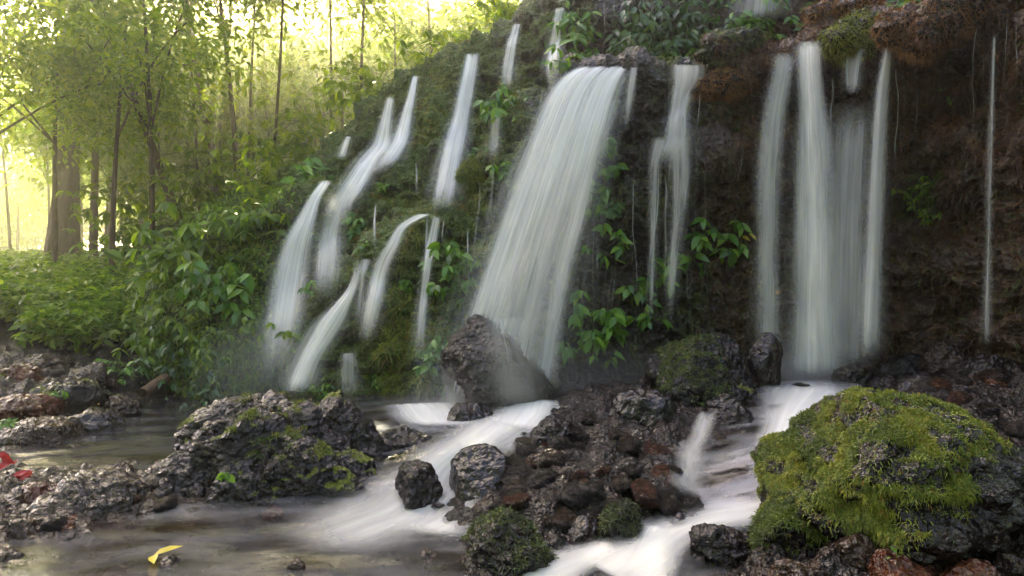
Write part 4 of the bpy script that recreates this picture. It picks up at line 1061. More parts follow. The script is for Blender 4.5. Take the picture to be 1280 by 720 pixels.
CROWNS = []
for k, (R_, H, cl, per, lf, wd) in enumerate([(3.2, 4.2, 95, 52, (.12, .26), .42), (2.6, 3.6, 85, 50, (.10, .20), .5), (3.6, 3.4, 100, 52, (.14, .28), .34), (2.2, 4.6, 80, 48, (.10, .22), .45),
                                              (1.8, 2.2, 42, 30, (.10, .20), .45), (2.0, 1.9, 46, 30, (.12, .24), .38)]):
    V, T, c = crown_mesh(500 + k, R_, H, cl, per, lf, wid=wd)
    CROWNS.append((V, T, c))
_crown_me = {}
def crown_data(k, mat):
    if (k, mat) not in _crown_me:
        V, T, c = CROWNS[k]; me = mesh_data('crown', V, tris=T, smooth=False); me.materials.append(M[mat]); _crown_me[(k, mat)] = me
    return _crown_me[(k, mat)]

def tree(base, height, label, k=0, mat='leaf_tree', r0=.16, lean=(0, 0), crown_s=1.0, trunk_bend=.3, flute=0.0, group=None, seed=0, crown_z=.78, second=None, bark='bark', nlimb=9):
    r = np.random.default_rng(seed + 77)
    root = empty('tree', tuple(base), label, 'tree', group)
    n = 22; t = np.linspace(0, 1, n)
    bend = np.stack([trunk_bend * np.sin(t * 2.6 + seed) * t * .5, trunk_bend * np.cos(t * 2.1 + seed) * t * .5, 0 * t], 1)
    path = np.stack([lean[0] * t, lean[1] * t, height * t - .4 * (1 - t)], 1) + bend
    rad = r0 * (1 - .72 * t) + r0 * .5 * np.exp(-t * 14)
    V, q = tube(path, rad, 20 if flute else 10, .10, seed, flute)
    link('trunk', mesh_data('trunk', V, quads=q), M[bark], root)
    V, T, c = CROWNS[k]
    cc = path[int(crown_z * (n - 1))] + np.array((0, 0, .3 * crown_s))
    rz = r.uniform(0, 6.28); cs, sn = math.cos(rz), math.sin(rz)
    crown = link('crown', crown_data(k, mat), None, root, tuple(cc)); crown.scale = (crown_s,) * 3; crown.rotation_euler = (0, 0, rz)
    cw = c * crown_s; cw = np.stack([cw[:, 0] * cs - cw[:, 1] * sn, cw[:, 0] * sn + cw[:, 1] * cs, cw[:, 2]], 1) + cc
    parts = []
    for m_ in r.choice(len(cw), nlimb, replace=False):
        e = cw[m_]; s_i = int(n * r.uniform(.5, .93)); s_ = path[s_i]
        tt = np.linspace(0, 1, 9)[:, None]
        pl = s_ + (e - s_) * tt + np.array((0, 0, 1)) * np.sin(tt * np.pi) * .25 * np.linalg.norm(e - s_) * .4
        parts.append(tube(pl, np.linspace(rad[s_i] * .55, .012, 9), 6, .05, seed))
    V, q = merge(parts); link('limbs', mesh_data('limbs', V, quads=q), M[bark], root)
    return root

def gz(x, y):
    return float(zground(x, y))
def plat(px, Y):            # top of the plateau behind the upper lip, along that line of sight
    i = int(np.clip((px - cpx[0]) / (cpx[-1] - cpx[0]) * (NC - 1), 0, NC - 1))
    col = S2[:, i]; j0 = int(NR * .85)
    return float(np.interp(Y, np.maximum.accumulate(col[j0:, 1]), col[j0:, 2]))
def gbase(px, Y, on_top=None):
    x = (px - 640) / F * Y
    if px < 150 or on_top is False: return np.array((x, Y, gz(x, Y)))
    return np.array((x, Y, plat(px, Y)))

# the named trees of the picture
tree(gbase(75, 17.5), 13, 'massive buttressed tree trunk with hanging roots at the left', 0, r0=.22, flute=1.0, crown_s=.9, seed=1, lean=(.6, 0), nlimb=12)
tree(gbase(236, 14.5), 8.2, 'thin dark tree leaning far to the left over the bank', 1, r0=.09, lean=(-3.2, .4), crown_s=.7, seed=2, trunk_bend=.5)
tree(gbase(280, 16), 9, 'mid-sized trunk leaning left behind the thin leaning tree', 2, r0=.13, lean=(-1.6, .5), crown_s=.7, seed=3)
tree(gbase(116, 17), 9, 'slender trunk just right of the massive buttressed tree', 3, r0=.11, lean=(.3, 0), crown_s=.6, seed=4)
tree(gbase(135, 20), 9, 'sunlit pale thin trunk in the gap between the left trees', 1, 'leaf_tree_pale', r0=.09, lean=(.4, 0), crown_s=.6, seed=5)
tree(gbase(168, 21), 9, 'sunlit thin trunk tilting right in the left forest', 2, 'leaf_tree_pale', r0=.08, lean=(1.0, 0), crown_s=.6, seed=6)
FT = [ # px, Y, height, crown, mat, scale
 (20, 26, 6, 2, 'leaf_tree', 1.1), (200, 27, 6.5, 3, 'leaf_tree_pale', 1.1), (120, 36, 7, 0, 'leaf_tree', 1.5), (-60, 34, 7, 0, 'leaf_tree', 1.5), (230, 38, 7, 1, 'leaf_tree_pale', 1.5),
 (310, 26, 6, 1, 'leaf_tree', 1.1), (330, 36, 7, 0, 'leaf_tree', 1.5), (395, 28, 5, 2, 'leaf_tree_pale', 1.1), (450, 34, 6, 0, 'leaf_tree', 1.4), (520, 28, 5, 2, 'leaf_tree_pale', 1.1),
 (590, 34, 6, 1, 'leaf_tree', 1.4), (650, 26, 5, 3, 'leaf_tree_pale', 1.1), (700, 22, 5, 1, 'leaf_tree', 1.0), (760, 24, 6, 2, 'leaf_tree', 1.2), (60, 42, 7, 3, 'leaf_tree', 1.6), (170, 44, 7, 0, 'leaf_tree', 1.6), (290, 44, 8, 2, 'leaf_tree', 1.8), (420, 44, 7, 1, 'leaf_tree', 1.8), (560, 42, 7, 3, 'leaf_tree', 1.8), (0, 40, 6, 2, 'leaf_tree', 1.5), (850, 28, 8, 1, 'leaf_tree', 1.4)]
for k, (px, Y, h, c_, mt, s_) in enumerate(FT):
    on = None if px >= 290 else False
    lab = {'leaf_tree': 'dense green jungle tree of the far wood, one crown among many', 'leaf_tree_pale': 'yellow-green sunlit jungle tree of the far wood, one crown among many'}[mt]
    if px > 700: lab = 'jungle tree on the plateau above the wide waterfall'
    tree(gbase(px, Y, on), h, lab, c_, mt, r0=.03 + .005 * h, crown_s=s_, seed=20 + k, group='trees of the far wood', lean=(rng.uniform(-.5, .5), 0), crown_z=.72 if h > 7 else .62, nlimb=6)

NEAR = [(190, 14, 7.2, 5, 1.25), (300, 15, 6.4, 4, 1.2), (-10, 13.5, 6.4, 0, .95), (70, 15, 6.6, 2, 1.0), (140, 14, 6.2, 1, .95), (215, 25, 7.5, 3, 1.2), (290, 27, 7.5, 0, 1.2), (185, 23, 6.0, 2, 1.1), (100, 22, 5.6, 1, 1.1), (250, 31, 8, 3, 1.3), (345, 25, 6.0, 2, 1.2)]
for k, (px, Y, h, c_, s_) in enumerate(NEAR):
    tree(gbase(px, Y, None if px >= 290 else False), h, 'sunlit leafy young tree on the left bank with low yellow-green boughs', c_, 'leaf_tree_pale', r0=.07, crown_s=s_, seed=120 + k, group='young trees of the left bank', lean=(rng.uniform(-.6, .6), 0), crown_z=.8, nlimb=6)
for k, (px, Y, h, c_, s_) in enumerate([(345, 19, 3.6, 4, 1.2), (395, 21, 3.6, 5, 1.3), (445, 20, 3.2, 4, 1.2), (490, 21, 3.2, 5, 1.2), (535, 19, 2.8, 4, 1.1), (585, 18, 2.6, 5, 1.0), (630, 16, 2.4, 4, .9), (425, 19, 4.4, 5, 1.3), (500, 18, 4, 4, 1.3), (580, 19, 4.4, 5, 1.3), (380, 22, 5, 4, 1.4), (470, 24, 5.5, 5, 1.4), (545, 23, 5, 4, 1.4)]):
    tree(gbase(px, Y), h, 'small sunlit tree at the rim of the cliff top', c_, 'leaf_tree_pale', r0=.05, crown_s=s_, seed=140 + k, group='small trees on the rim of the cliff top', lean=(rng.uniform(-.4, .4), 0), crown_z=.7, nlimb=5)

for k, (px, Y, h, c_, s_) in enumerate([(160, 19, 4.2, 5, 1.2), (195, 18, 5.6, 4, 1.3), (225, 20, 3.6, 5, 1.3), (255, 19, 6.0, 4, 1.4), (285, 21, 4.6, 5, 1.4), (130, 20, 6.6, 5, 1.4), (240, 23, 7.4, 1, 1.0), (60, 20, 5.4, 4, 1.4), (15, 19, 6.6, 5, 1.4), (205, 24, 8.6, 3, 1.0), (170, 26, 9.0, 0, 1.0), (275, 25, 8.6, 2, 1.0), (330, 22, 4.4, 4, 1.4), (365, 24, 5.4, 5, 1.5), (300, 29, 9.5, 1, 1.1), (350, 31, 9.5, 2, 1.1), (400, 27, 7.4, 3, 1.1), (440, 30, 8.5, 0, 1.1), (490, 26, 6.6, 2, 1.0), (260, 33, 11, 3, 1.2), (545, 27, 6.6, 1, 1.0)]):
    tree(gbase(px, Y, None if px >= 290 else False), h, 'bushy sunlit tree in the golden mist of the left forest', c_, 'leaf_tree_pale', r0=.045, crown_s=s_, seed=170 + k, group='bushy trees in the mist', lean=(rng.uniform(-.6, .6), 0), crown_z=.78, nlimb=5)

# added shade trees: high crowns out of view block the sun from the stream
for k, (x, Y, zt, c_, sc_) in enumerate([(-7.2, 16, 11.0, 0, 1.0), (-4.4, 16.5, 11.4, 2, 1.1), (-1.9, 17, 12.2, 1, 1.2), (.4, 18, 12.8, 0, 1.1), (2.8, 17.5, 12.6, 2, 1.1), (-5.6, 20, 13.6, 1, 1.2), (-1.4, 20.5, 14.4, 3, 1.3), (5, 17, 12.6, 0, 1.2), (-9.2, 17.5, 11.8, 2, 1.1), (-7.6, 19.5, 13.6, 0, 1.2), (1.5, 21, 15, 1, 1.2), (-6.6, 17, 10.4, 2, 1.1), (-8.6, 20, 11.6, 0, 1.2), (-5.2, 14.6, 9.6, 1, .9), (-7.1, 20.7, 11.9, 5, 1.15), (-5.6, 20.8, 11.9, 4, 1.15), (-9.9, 20.5, 11.8, 5, 1.2), (-8, 18.8, 11.4, 4, 1.0), (-3.4, 15.2, 10.8, 3, 1.0)]):
    b = gbase(640 + F * x / Y, Y, None if 640 + F * x / Y > 260 else False)
    tree(b, (zt - b[2]) / .80, 'slim tree added on the cliff top, its high crown out of view shading the stream', c_, 'leaf_tree', r0=.038, crown_s=sc_, seed=70 + k, group='shade trees added on the cliff top', lean=(rng.uniform(-.8, .8), -.6), nlimb=6)

# far-off wood closing the view, plus an added leaf belt against sky light
r = np.random.default_rng(55)
NCL = 760; ang = r.uniform(-260, 900, NCL); Yc = r.uniform(44, 56, NCL); hz = r.random(NCL) ** .8
cen = np.stack([(ang - 640) / F * Yc, Yc, 2.0 + hz * np.where(ang < 90, 7, 12.5)], 1)
hole = (np.abs(ang - 15) < 38) & (cen[:, 2] > 7.0)
cen = cen[~hole]
NB_ = 900; ab = R(90) + r.uniform(R(38), R(322), NB_); rb = r.uniform(9, 15, NB_); shade_ring = np.stack([np.cos(ab) * rb, np.sin(ab) * rb - 1.0, .5 + 13.5 * r.random(NB_) ** .8], 1)  # unseen leaf belt round the camera, added to darken the ambient light
shade_ring = shade_ring[(shade_ring[:, 1] < 2.0) | (np.abs(shade_ring[:, 0]) > 9)]; shade_ring = shade_ring[(shade_ring[:, 1] < 0) | (np.abs(shade_ring[:, 0]) > 1.15 * shade_ring[:, 1] + 2)]
cen = np.concatenate([cen, shade_ring])
per = 130; ci = np.repeat(np.arange(len(cen)), per); n = len(ci)
off = r.normal(size=(n, 3)) * (1.1, .8, .6)
V, T = leaves_far(cen[ci] + off, r.normal(size=(n, 3)) + (0, 0, -.4), r.normal(size=(n, 3)) * .5 + (0, 0, 1), r.uniform(.22, .42, n), r.uniform(.12, .2, n))
o = link('wood_and_shade_ring', mesh_data('wood_and_shade_ring', V, tris=T, smooth=False), M['leaf_tree'])
tag(o, 'wall of jungle leaves closing the view, with an unseen leaf belt added to dim sky light', 'wood', kind='stuff')

# ------------------------------------------------------------------ plants
def rosette(n, spread, r, L=(.07, .14), hang=.5, up=(0, -.55, .6), flat=(1, .6, .8), wid=.42):
    """a loose spray of drooping leaves in groups of three to six on thin stems; local coordinates"""
    ns = max(3, n // 5); st = r.normal(size=(ns, 3)) * spread * np.array(flat) * .5
    st[:, 2] -= np.abs(r.normal(size=ns)) * spread * hang * .6
    st[:, 1] -= np.abs(r.normal(size=ns)) * spread * .25
    k = np.repeat(np.arange(ns), max(1, round(n / ns))); m = len(k)
    out = norm(r.normal(size=(m, 3)) * (1, .8, .35) + np.array((0, -.35, -.35 - hang * .5)))
    pos = st[k] + r.normal(size=(m, 3)) * .012
    nr = norm(np.array(up)[None] + r.normal(size=(m, 3)) * .3)
    Ln = r.uniform(*L, m)
    V, T = leaves_near(pos, out, nr, Ln, Ln * r.uniform(wid * .85, wid * 1.15, m), .3)
    parts = []
    for e in st:
        tt = np.linspace(0, 1, 6)[:, None]; root = np.array((e[0] * .25, .06, e[2] * .2 + spread * .1))
        parts.append(tube(root + (e - root) * tt + np.array((0, -.1, .35)) * spread * np.sin(tt * np.pi) * .4, np.linspace(.004, .0018, 6), 4))
    return V, T, merge(parts)

def plant(px, py, w, n, label, mat='leaf_plant', L=(.07, .13), seed=0, Y=None, hang=.5, flat=(1, .6, .8), name='plant', cat='plant', group=None, lift=.03, wid=.45, up=(0, -.55, .6)):
    r = np.random.default_rng(seed * 13 + 5)
    Yp = float(cliffY(px, py)) - lift if Y is None else Y
    sp = w / F * Yp * .5
    V, T, st = rosette(n, sp, r, L, hang, up, flat, wid)
    root = empty(name, tuple(P(px, py, Yp)), label, cat, group)
    link('leaves', mesh_data('leaves', V, tris=T), M[mat], root)
    link('stems', mesh_data('stems', st[0], quads=st[1]), M['stem'], root)
    return root

PL = [
 (402, 208, 60, 34, 'bright leafy plant standing out at the top of the leftmost waterfall', 'leaf_plant', (.16, .26), .2), (445, 278, 36, 30, 'small leafy plant beside the broken strands on the mossy buttress', 'leaf_plant', (.10, .16), .6),
 (482, 232, 22, 12, 'tiny pale plant on the shoulder between the stepped fall and the tall straight fall', 'leaf_plant', (.08, .13), .3), (388, 292, 22, 14, 'small tuft of leaves in the spray of the leftmost waterfall', 'leaf_plant', (.10, .15), .5),
 (390, 358, 24, 14, 'leafy tuft left of the white chute', 'leaf_plant', (.09, .14), .6), (372, 418, 34, 22, 'fern-like tuft at the foot of the leftmost waterfall', 'leaf_shrub', (.10, .16), .5), (405, 478, 34, 40, 'bright feathery plant above the broad craggy boulder', 'leaf_plant', (.05, .10), .6),
 (642, 130, 62, 120, 'large leafy plant hanging between the slim fall and the wide waterfall', 'leaf_plant', (.10, .17), .9), (588, 196, 28, 24, 'small plant above the golden moss knob', 'leaf_plant', (.09, .14), .4), (630, 203, 26, 26, 'small bright plant at the left edge of the wide waterfall', 'leaf_plant', (.09, .13), .5),
 (586, 235, 30, 40, 'ivy-like tuft hanging below the golden moss knob', 'leaf_dark', (.06, .1), .9), (568, 325, 48, 110, 'dense drooping plant left of the wide waterfall', 'leaf_plant', (.10, .16), .9), (545, 428, 40, 70, 'drooping plant beside the left foot of the wide waterfall', 'leaf_plant', (.09, .15), .8),
 (510, 350, 16, 14, 'small sprig on the face of the round knoll', 'leaf_plant', (.07, .11), .7), (471, 472, 12, 16, 'little sprig on the wall under the curved fall', 'leaf_plant', (.05, .09), .9), (560, 488, 14, 10, 'tiny green sprig at the left side of the big purple boulder', 'leaf_plant', (.05, .08), .4),
 (455, 300, 18, 12, 'small sprig below the shoulder of the stepped fall', 'leaf_plant', (.08, .12), .6), (505, 178, 24, 20, 'pale bush on the far upper lip', 'leaf_plant', (.12, .2), .2), 
 (742, 180, 46, 120, 'tall hanging leafy plant seen through the right edge of the wide waterfall', 'leaf_plant', (.09, .15), 1.3), (738, 235, 40, 70, 'lower half of leaves hanging behind the right edge of the wide waterfall', 'leaf_plant', (.09, .15), 1.0), (770, 252, 26, 20, 'dim small plant in the shade right of the wide waterfall', 'leaf_dark', (.08, .13), .8),
 (722, 30, 62, 90, 'leafy plant left of the narrow trickles at the top centre', 'leaf_plant', (.12, .2), .7), (700, 78, 34, 26, 'sprig above the crest of the wide waterfall', 'leaf_plant', (.1, .16), .4), (738, 65, 30, 24, 'pair of leaves hanging over the crest of the wide waterfall', 'leaf_plant', (.1, .16), .5),
 (800, 30, 60, 220, 'curtain of dark ivy on the upper wall right of the narrow trickles', 'leaf_dark', (.09, .15), 1.2), (855, 25, 90, 300, 'broad curtain of dark ivy on the upper wall near the right lip', 'leaf_dark', (.09, .15), 1.0), (770, 60, 40, 70, 'low ivy above the crest between the wide and the forked fall', 'leaf_dark', (.08, .13), .8),
 (838, 68, 30, 22, 'bright three-leaved sprout on the lip left of the forked fall', 'leaf_plant', (.1, .17), .3), (870, 68, 30, 24, 'bright sprout on the lip over the forked fall', 'leaf_plant', (.1, .16), .3), (940, 25, 74, 170, 'spiky bright plant crowning the right lip', 'leaf_plant', (.09, .15), .6), (908, 55, 60, 80, 'fringe of pointed leaves below the spiky plant on the right lip', 'leaf_plant', (.08, .13), .8), (1004, 20, 34, 22, 'narrow-leaved plant by the crest of the tall split waterfall', 'leaf_plant', (.12, .18), .2), (1130, 4, 40, 26, 'leafy sprig between the moss cushions at the top right', 'leaf_plant', (.1, .16), .2),
 (690 + 42, 398, 60, 70, 'big cluster of drooping pointed leaves above the mist in the centre', 'leaf_plant', (.12, .19), .9), (765, 395, 44, 40, 'right arm of the drooping cluster above the mist', 'leaf_plant', (.12, .18), .7), (773, 300, 40, 22, 'spray of leaves hanging on the dark wall left of the forked fall', 'leaf_plant', (.10, .16), .6), (734, 312, 16, 8, 'single small sprig on the dark wall by the wide waterfall', 'leaf_plant', (.08, .12), .6),
 (828, 330, 44, 34, 'round-leaved plant behind the strands of the forked fall', 'leaf_plant', (.12, .18), .6), (802, 355, 40, 34, 'leafy plant low under the forked fall', 'leaf_plant', (.11, .17), .7), (804, 390, 30, 18, 'lowest sprig under the forked fall', 'leaf_plant', (.10, .16), .7), (868, 302, 44, 30, 'plant with rounded leaves right of the forked fall', 'leaf_plant', (.12, .18), .7), (914, 280, 46, 18, 'spray with one yellow leaf left of the tall split waterfall', 'leaf_plant', (.13, .2), .5),
 (1188, 113, 16, 5, 'single bright sprig on the rusty cliff', 'leaf_plant', (.09, .13), .3), (1146, 232, 44, 60, 'hanging green moss-fern on the dark right cliff', 'leaf_shrub', (.04, .08), 1.2), (1155, 260, 20, 24, 'trailing tip of the moss-fern on the dark right cliff', 'leaf_shrub', (.04, .07), 1.6), (970, 365, 8, 3, 'single pale fallen leaf stuck on the wall', 'leaf_orange', (.06, .08), .1),
]
for k, (px, py, w, n, lab, mt, L, hg) in enumerate(PL):
    plant(px, py, w * 1.15, int(n * 1.7) if n > 8 else n, lab, mt, (L[0] * 1.05, L[1] * 1.15), seed=k, hang=hg)
plant(926, 292, 12, 3, 'yellow leaf pair at the end of the spray left of the tall split waterfall', 'leaf_yellow', (.1, .13), seed=91)

# the leafy left bank: shrubs one can tell apart
SH = [
 (265, 300, 130, 260, 'big broad-leaved shrub on the shoulder left of the leftmost waterfall', 'leaf_shrub', (.18, .30), .5, None), (225, 330, 110, 260, 'leafy shrub below the leaning tree', 'leaf_shrub', (.16, .26), .5, None), (320, 270, 70, 110, 'shrub at the left top of the leftmost waterfall', 'leaf_shrub', (.16, .26), .4, None),
 (345, 240, 110, 160, 'pale bush behind the leftmost waterfall', 'leaf_tree_pale', (.16, .26), .4, 12.5), (275, 345, 70, 60, 'spray of large pale leaves hanging over the overhang', 'leaf_plant', (.20, .30), .7, 9.6), (190, 300, 120, 240, 'dark shrub at the foot of the leaning trunks', 'leaf_shrub', (.2, .3), .3, 15), 
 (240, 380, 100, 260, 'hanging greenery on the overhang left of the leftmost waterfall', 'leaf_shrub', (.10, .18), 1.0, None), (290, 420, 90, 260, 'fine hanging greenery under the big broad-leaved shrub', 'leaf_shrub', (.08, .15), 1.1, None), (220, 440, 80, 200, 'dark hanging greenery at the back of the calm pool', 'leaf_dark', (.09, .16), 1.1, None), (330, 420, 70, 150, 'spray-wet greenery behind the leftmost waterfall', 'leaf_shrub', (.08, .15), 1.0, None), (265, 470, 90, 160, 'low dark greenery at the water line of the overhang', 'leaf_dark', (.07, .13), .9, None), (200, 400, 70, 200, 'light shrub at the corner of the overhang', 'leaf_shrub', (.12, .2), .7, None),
 (160, 380, 110, 300, 'bright ferny shrub in the middle of the left bank', 'leaf_shrub', (.14, .22), .3, 12.5), (120, 420, 110, 300, 'spreading leafy plant on the slope of the left bank', 'leaf_shrub', (.12, .2), .3, 10.8), (60, 425, 110, 260, 'low leafy plant above the brown stones of the left bank', 'leaf_shrub', (.12, .2), .3, 10.2), (150, 460, 70, 160, 'low bright plant right of the brown stones', 'leaf_plant', (.08, .15), .3, 9.4), (105, 375, 110, 260, 'dark rounded shrub in front of the massive tree', 'leaf_shrub', (.15, .25), .3, 14), (190, 355, 110, 260, 'deep green shrub behind the ferny shrub', 'leaf_shrub', (.16, .26), .3, 13.8), 
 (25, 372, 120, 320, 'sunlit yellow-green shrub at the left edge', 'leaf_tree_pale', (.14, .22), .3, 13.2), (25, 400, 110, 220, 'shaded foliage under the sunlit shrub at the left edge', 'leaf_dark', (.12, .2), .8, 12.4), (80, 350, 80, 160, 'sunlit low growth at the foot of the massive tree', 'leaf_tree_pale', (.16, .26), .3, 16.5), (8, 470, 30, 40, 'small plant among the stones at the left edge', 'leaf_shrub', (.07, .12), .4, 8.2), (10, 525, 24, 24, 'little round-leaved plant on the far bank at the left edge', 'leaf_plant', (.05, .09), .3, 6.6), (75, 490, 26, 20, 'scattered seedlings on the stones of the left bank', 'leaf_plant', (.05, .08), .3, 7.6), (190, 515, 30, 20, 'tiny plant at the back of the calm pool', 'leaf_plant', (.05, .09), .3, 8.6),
 (230, 280, 150, 260, 'tall undergrowth behind the big broad-leaved shrub', 'leaf_shrub', (.2, .32), .3, 15.5), (300, 235, 150, 260, 'undergrowth rising to the trees left of the cliff', 'leaf_tree', (.18, .3), .3, 15.5), (390, 190, 130, 200, 'undergrowth on the cliff top left of the farthest lip', 'leaf_tree_pale', (.18, .3), .3, 14.5), (470, 110, 120, 200, 'bushes on the cliff top behind the farthest lip', 'leaf_tree_pale', (.16, .26), .3, 14.0), (560, 55, 100, 200, 'bushes on the cliff top above the tall straight fall', 'leaf_tree_pale', (.15, .25), .3, 12.8), (630, 15, 90, 200, 'bushes on the cliff top above the slim fall', 'leaf_tree_pale', (.14, .22), .3, 11.6), (150, 330, 130, 220, 'undergrowth between the slender trunks', 'leaf_tree', (.18, .28), .3, 18), (20, 330, 110, 200, 'undergrowth at the left edge behind the sunlit shrub', 'leaf_tree', (.18, .28), .3, 18),
]
SH += [
 (330, 205, 130, 200, 'sunlit bush between the farthest lip and the leaning trunks', 'leaf_tree_pale', (.14, .24), .4, 13.8), (385, 150, 130, 200, 'sunlit bush above the little spout of the upper tier', 'leaf_tree_pale', (.14, .24), .4, 14.5), (255, 215, 150, 240, 'tall leafy growth in front of the mid-sized leaning trunk', 'leaf_tree', (.16, .26), .4, 14.0),
 (300, 150, 150, 220, 'pale leafy growth high behind the left bank', 'leaf_tree_pale', (.16, .26), .4, 16.5), (180, 240, 140, 240, 'leafy growth hiding the feet of the slender trunks', 'leaf_tree', (.16, .26), .4, 15.5), (440, 95, 130, 200, 'bright bush high above the stepped fall', 'leaf_tree_pale', (.15, .25), .4, 15.0), (220, 150, 150, 220, 'hanging leafy boughs above the leaning thin tree', 'leaf_tree_pale', (.14, .22), .6, 14.5)]
for k, (px, py, w, n, lab, mt, L, hg, Yv) in enumerate(SH):
    plant(px, py, w, int(n * 1.6), lab, mt, L, seed=200 + k, hang=hg, Y=Yv, flat=(1, .8, .55 if hg < .6 else .9), name='shrub', cat='shrub', up=(0, -.35, .9), lift=.12)

# low leafy cover of the left bank: nobody could count it
r = np.random.default_rng(9)
n = 9000
pxg = r.uniform(-150, 215, n); Yg = r.uniform(8.6, 26, n) ** 1.0
xg = (pxg - 640) / F * Yg; zg = zbed(xg, Yg)
keep = (fbm(np.stack([xg, Yg, 0 * xg], 1) * .6, 3, 14) + sstep(8.6, 11.5, Yg) * .8 > .35) & (xg < -4.6)
xg, Yg, zg = xg[keep], Yg[keep], zg[keep]; m = len(xg); per = 7; ci = np.repeat(np.arange(m), per)
hgt = r.uniform(.12, .5, m)
pos = np.stack([xg, Yg, zg + hgt], 1)[ci] + r.normal(size=(m * per, 3)) * .05
ax = norm(r.normal(size=(m * per, 3)) * (1, 1, .25) + (0, 0, -.15)); Ln = r.uniform(.10, .2, m * per)
V, T = leaves_near(pos, ax, norm(r.normal(size=(m * per, 3)) * .3 + (0, 0, 1)), Ln, Ln * .5, .3)
o = link('ground_cover', mesh_data('ground_cover', V, tris=T), M['leaf_shrub'])
tag(o, 'low green leaves carpeting the left bank under the trees', 'ground cover', kind='stuff')

# ivy creeping over the shaded overhang, too many leaves to count
vis2 = (cpxv > 170) & (cpxv < 400) & (cpyv > 230) & (cpyv < 500) & (np.repeat(rv, NC) > 1) & (np.repeat(rv, NC) < 8)
wv = np.where(vis2, sstep(385, 300, cpxv) * (sstep(-.25, .3, n_b)) + .12 * sstep(400, 330, cpxv), 0); wv /= wv.sum(); n = 16000
idx = r.choice(len(CV), n, p=wv)
Ln = r.uniform(.05, .12, n)
V, T = leaves_near(CV[idx] + CN[idx] * r.uniform(.02, .12, (n, 1)), norm(r.normal(size=(n, 3)) * .6 + (0, 0, -.9) + CN[idx] * .5), norm(CN[idx] + r.normal(size=(n, 3)) * .35 + (0, 0, .6)), Ln, Ln * .45, .3)
o = link('creeper', mesh_data('creeper', V, tris=T), M['leaf_shrub'])
tag(o, 'small-leaved creeper covering the overhang left of the falls', 'creeper', kind='stuff')
# ------------------------------------------------------------------ small things
def leaf_thing(px, py, Y, size, label, mat, n=2, seed=0, flat=True):
    r = np.random.default_rng(seed)
    a = np.linspace(-.5, .5, n) * 1.9 + r.uniform(-.2, .2, n)
    ax = np.stack([np.cos(a) * np.where(np.arange(n) % 2, 1, 1), np.sin(a), .12 + .1 * r.random(n)], 1)
    V, T = leaves_near(np.zeros((n, 3)), ax, np.tile((0, -.35, 1.0), (n, 1)) + r.normal(size=(n, 3)) * .1, np.full(n, size) * r.uniform(.85, 1.1, n), np.full(n, size * .36), .15)
    o = link('leaf', mesh_data('leaf', V, tris=T), M[mat], loc=tuple(P(px, py, Y))); return tag(o, label, 'leaf')
leaf_thing(192, 694, 3.78, .165, 'pair of yellow leaves floating in the foreground stream', 'leaf_yellow', 2, 3)
leaf_thing(1180, 499, 5.2, .10, 'orange fallen leaf on the rocks behind the moss covered boulder', 'leaf_orange', 2, 4)
leaf_thing(122, 505, 7.3, .06, 'orange leaf on the far bank of the calm pool', 'leaf_orange', 1, 5)
leaf_thing(185, 548, 6.9, .05, 'yellow leaf lying in the calm pool', 'leaf_yellow', 1, 6)
for k, (px, py, s) in enumerate([(-4, 570, .16), (20, 590, .12), (42, 592, .12)]):
    plant(px, py, 30, 5, ['red leaf rosette cut by the left edge', 'red leaves over the reddish slab, nearer the left edge', 'red leaves over the reddish slab, farther from the left edge'][k], 'leaf_red', (s * .7, s), seed=400 + k, Y=5.0, hang=.1)
plant(282, 592, 14, 6, 'bright green seedling rooted on the broad craggy boulder', 'leaf_plant', (.05, .075), seed=410, Y=4.55, hang=.2, wid=.8)
plant(1125, 690, 14, 4, 'tiny seedling between the red stones at the bottom right', 'leaf_plant', (.03, .05), seed=412, Y=3.0, hang=.2)
# fallen log behind the calm pool
t = np.linspace(0, 1, 14)[:, None]
a, b = P(178, 492, 8.7), P(206, 474, 9.3)
V, q = tube(a + (b - a) * t, np.linspace(.07, .085, 14), 10, .15, 3)
c = V.mean(0); o = link('log', mesh_data('log', V - c, quads=q), M['log'], loc=tuple(c)); tag(o, 'broken brown log leaning on the bank behind the calm pool', 'log')
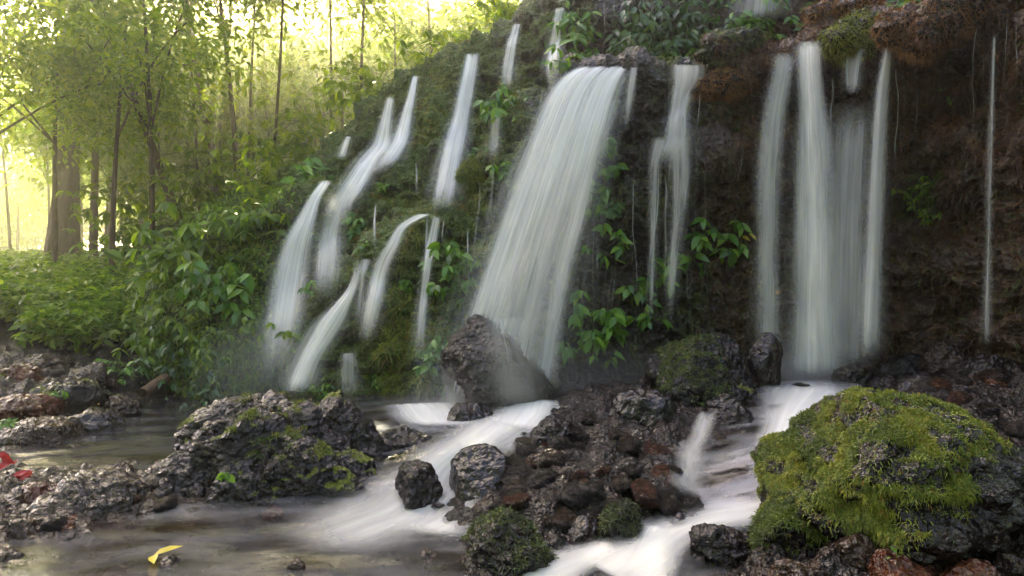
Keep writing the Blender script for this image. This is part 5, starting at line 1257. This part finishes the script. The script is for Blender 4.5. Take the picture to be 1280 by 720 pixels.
# golden moss knob by the tall straight fall and the moss cushions of the top right lip
def cushion(px, py, w, h, label, seed, tint, red=0.0, n=15000, L=(.02, .065), hang=.5, lift=.0):
    Yp = float(cliffY(px, py, True)) + lift
    VV, TT, o = [], [], 0; r0 = np.random.default_rng(seed + 5)
    for j in range(6):          # several overlapping swellings, none of them a ball
        k = r0.uniform(.35, .7) if j else .75
        s = (w * .55 * k / F * Yp, w * .42 * k / F * Yp, h * .5 * k / F * Yp)
        V, T = rock_shape(seed + j, s, 4, 2, 1.8, 0, .9)
        V += np.array((r0.uniform(-.45, .45) * w * (j > 0), w * .2, r0.uniform(-.5, .2) * h * (j > 0))) / F * Yp
        VV.append(V); TT.append(T + o); o += len(V)
    V = np.concatenate(VV); T = np.concatenate(TT)
    root = link('moss_cushion', mesh_data('moss_cushion', V, tris=T), M['rock_moss'], loc=tuple(P(px, py, Yp))); tag(root, label, 'moss')
    a = V[T[:, 0]]; b_ = V[T[:, 1]]; c_ = V[T[:, 2]]; r = np.random.default_rng(seed)
    ar = np.linalg.norm(np.cross(b_ - a, c_ - a), axis=1); i = r.choice(len(T), n, p=ar / ar.sum())
    u = r.random((n, 2)); f = u.sum(1) > 1; u[f] = 1 - u[f]
    pos = a[i] + (b_[i] - a[i]) * u[:, :1] + (c_[i] - a[i]) * u[:, 1:]; nr = norm(np.cross(b_[i] - a[i], c_[i] - a[i]))
    cl = fbm(pos * 6 + seed, 3, seed)
    BV, BT = blades(pos, nr, r.uniform(L[0], L[1], n) * (1 + .8 * np.clip(-nr[:, 2], 0, 1) * (.4 + np.clip(cl, 0, 1) * 2)), r.uniform(.0018, .0036, n), np.clip(hang + r.normal(size=n) * .2, 0, 1), r, .8)
    rd = (fbm(pos * 4 + 3, 2, seed + 1) + r.normal(size=n) * .15 < red * 2 - 1).astype(float)
    link('moss', mesh_data('moss', BV, tris=BT, smooth=False, attrs={'tint': np.repeat(np.clip(tint + .5 * cl + r.normal(size=n) * .12, 0, 1), 5), 'red': np.repeat(rd, 5)}), M['moss'], root)
cushion(588, 218, 34, 40, 'golden moss knob left of the wide waterfall', 601, .85, .15)
cushion(1084, 34, 66, 50, 'yellow-green moss cushion hanging over the lip right of the tall split waterfall', 602, 1.0, .10, 14000)
cushion(1062, 14, 60, 40, 'rusty moss cushion behind the yellow-green one', 603, .9, .8, 9000)
cushion(1172, 30, 90, 60, 'large rusty moss cushion overhanging the right cliff', 604, .85, .85, 16000)
cushion(1225, 5, 90, 60, 'brown moss mass at the top edge on the right', 605, .65, .8, 12000)
cushion(915, 100, 70, 26, 'rusty moss ledge right of the forked fall', 606, .8, .85, 9000)
cushion(930, 48, 70, 34, 'mossy stone under the spiky plant on the right lip', 607, .5, .45, 8000)

# ------------------------------------------------------------------ air
def spray(px, py, Y, s, dens, label):
    m, N, Lk, out = new_mat('spray')
    tc = N("ShaderNodeTexCoord"); ln = N("ShaderNodeVectorMath", operation='LENGTH'); Lk(tc.outputs['Object'], ln.inputs[0])
    mr = N("ShaderNodeMapRange", interpolation_type='SMOOTHSTEP'); mr.inputs[1].default_value = .15; mr.inputs[2].default_value = 1.0; mr.inputs[3].default_value = dens; mr.inputs[4].default_value = 0; Lk(ln.outputs['Value'], mr.inputs[0])
    v = N("ShaderNodeVolumePrincipled"); v.inputs['Color'].default_value = (.95, .95, .95, 1) if s[0] < 5 else (.98, .95, .70, 1); v.inputs['Anisotropy'].default_value = .3 if s[0] < 5 else .75; Lk(mr.outputs[0], v.inputs['Density']); Lk(v.outputs[0], out.inputs['Volume'])
    V, T = ico(3); o = link('spray', mesh_data('spray', V, tris=T), m, loc=tuple(P(px, py, Y))); o.scale = s
    return tag(o, label, 'spray', kind='stuff')
_c = Vector((-7.5, 21, 7.5)); _p = (_c.x / _c.y * F + 640, 360 - (_c.z - CAMZ) / _c.y * F)
mist = spray(_p[0], _p[1], _c.y, (14, 12.5, 10), .065, 'golden sunlit mist hanging between the trees of the forest'); mist.name = 'mist'
spray(600, 520, 6.5, (1.1, .6, .4), .4, 'spray hanging at the foot of the wide waterfall')
spray(1015, 468, 6.9, (.9, .6, .45), .5, 'spray hanging at the foot of the tall split waterfall')
spray(345, 470, 9.0, (1.3, .9, 1.0), .35, 'spray drifting at the foot of the leftmost waterfall')
spray(770, 470, 6.9, (.9, .5, .4), .25, 'thin spray drifting under the forked fall')
def volume_mat(name, col, dens, aniso):
    m, N, Lk, out = new_mat(name)
    v = N("ShaderNodeVolumePrincipled"); v.inputs['Color'].default_value = (*col, 1); v.inputs['Density'].default_value = dens; v.inputs['Anisotropy'].default_value = aniso
    Lk(v.outputs[0], out.inputs['Volume']); return m
bm = bmesh.new(); bmesh.ops.create_cube(bm, size=1.0); me = bpy.data.meshes.new('haze'); bm.to_mesh(me); bm.free()
hz = link('haze', me, volume_mat('haze', (.97, .95, .88), HAZE, .86)); hz.scale = (100, 96, 36); hz.location = (0, 25, 14.5)
tag(hz, 'thin sunlit haze between the trees', 'haze', kind='stuff')
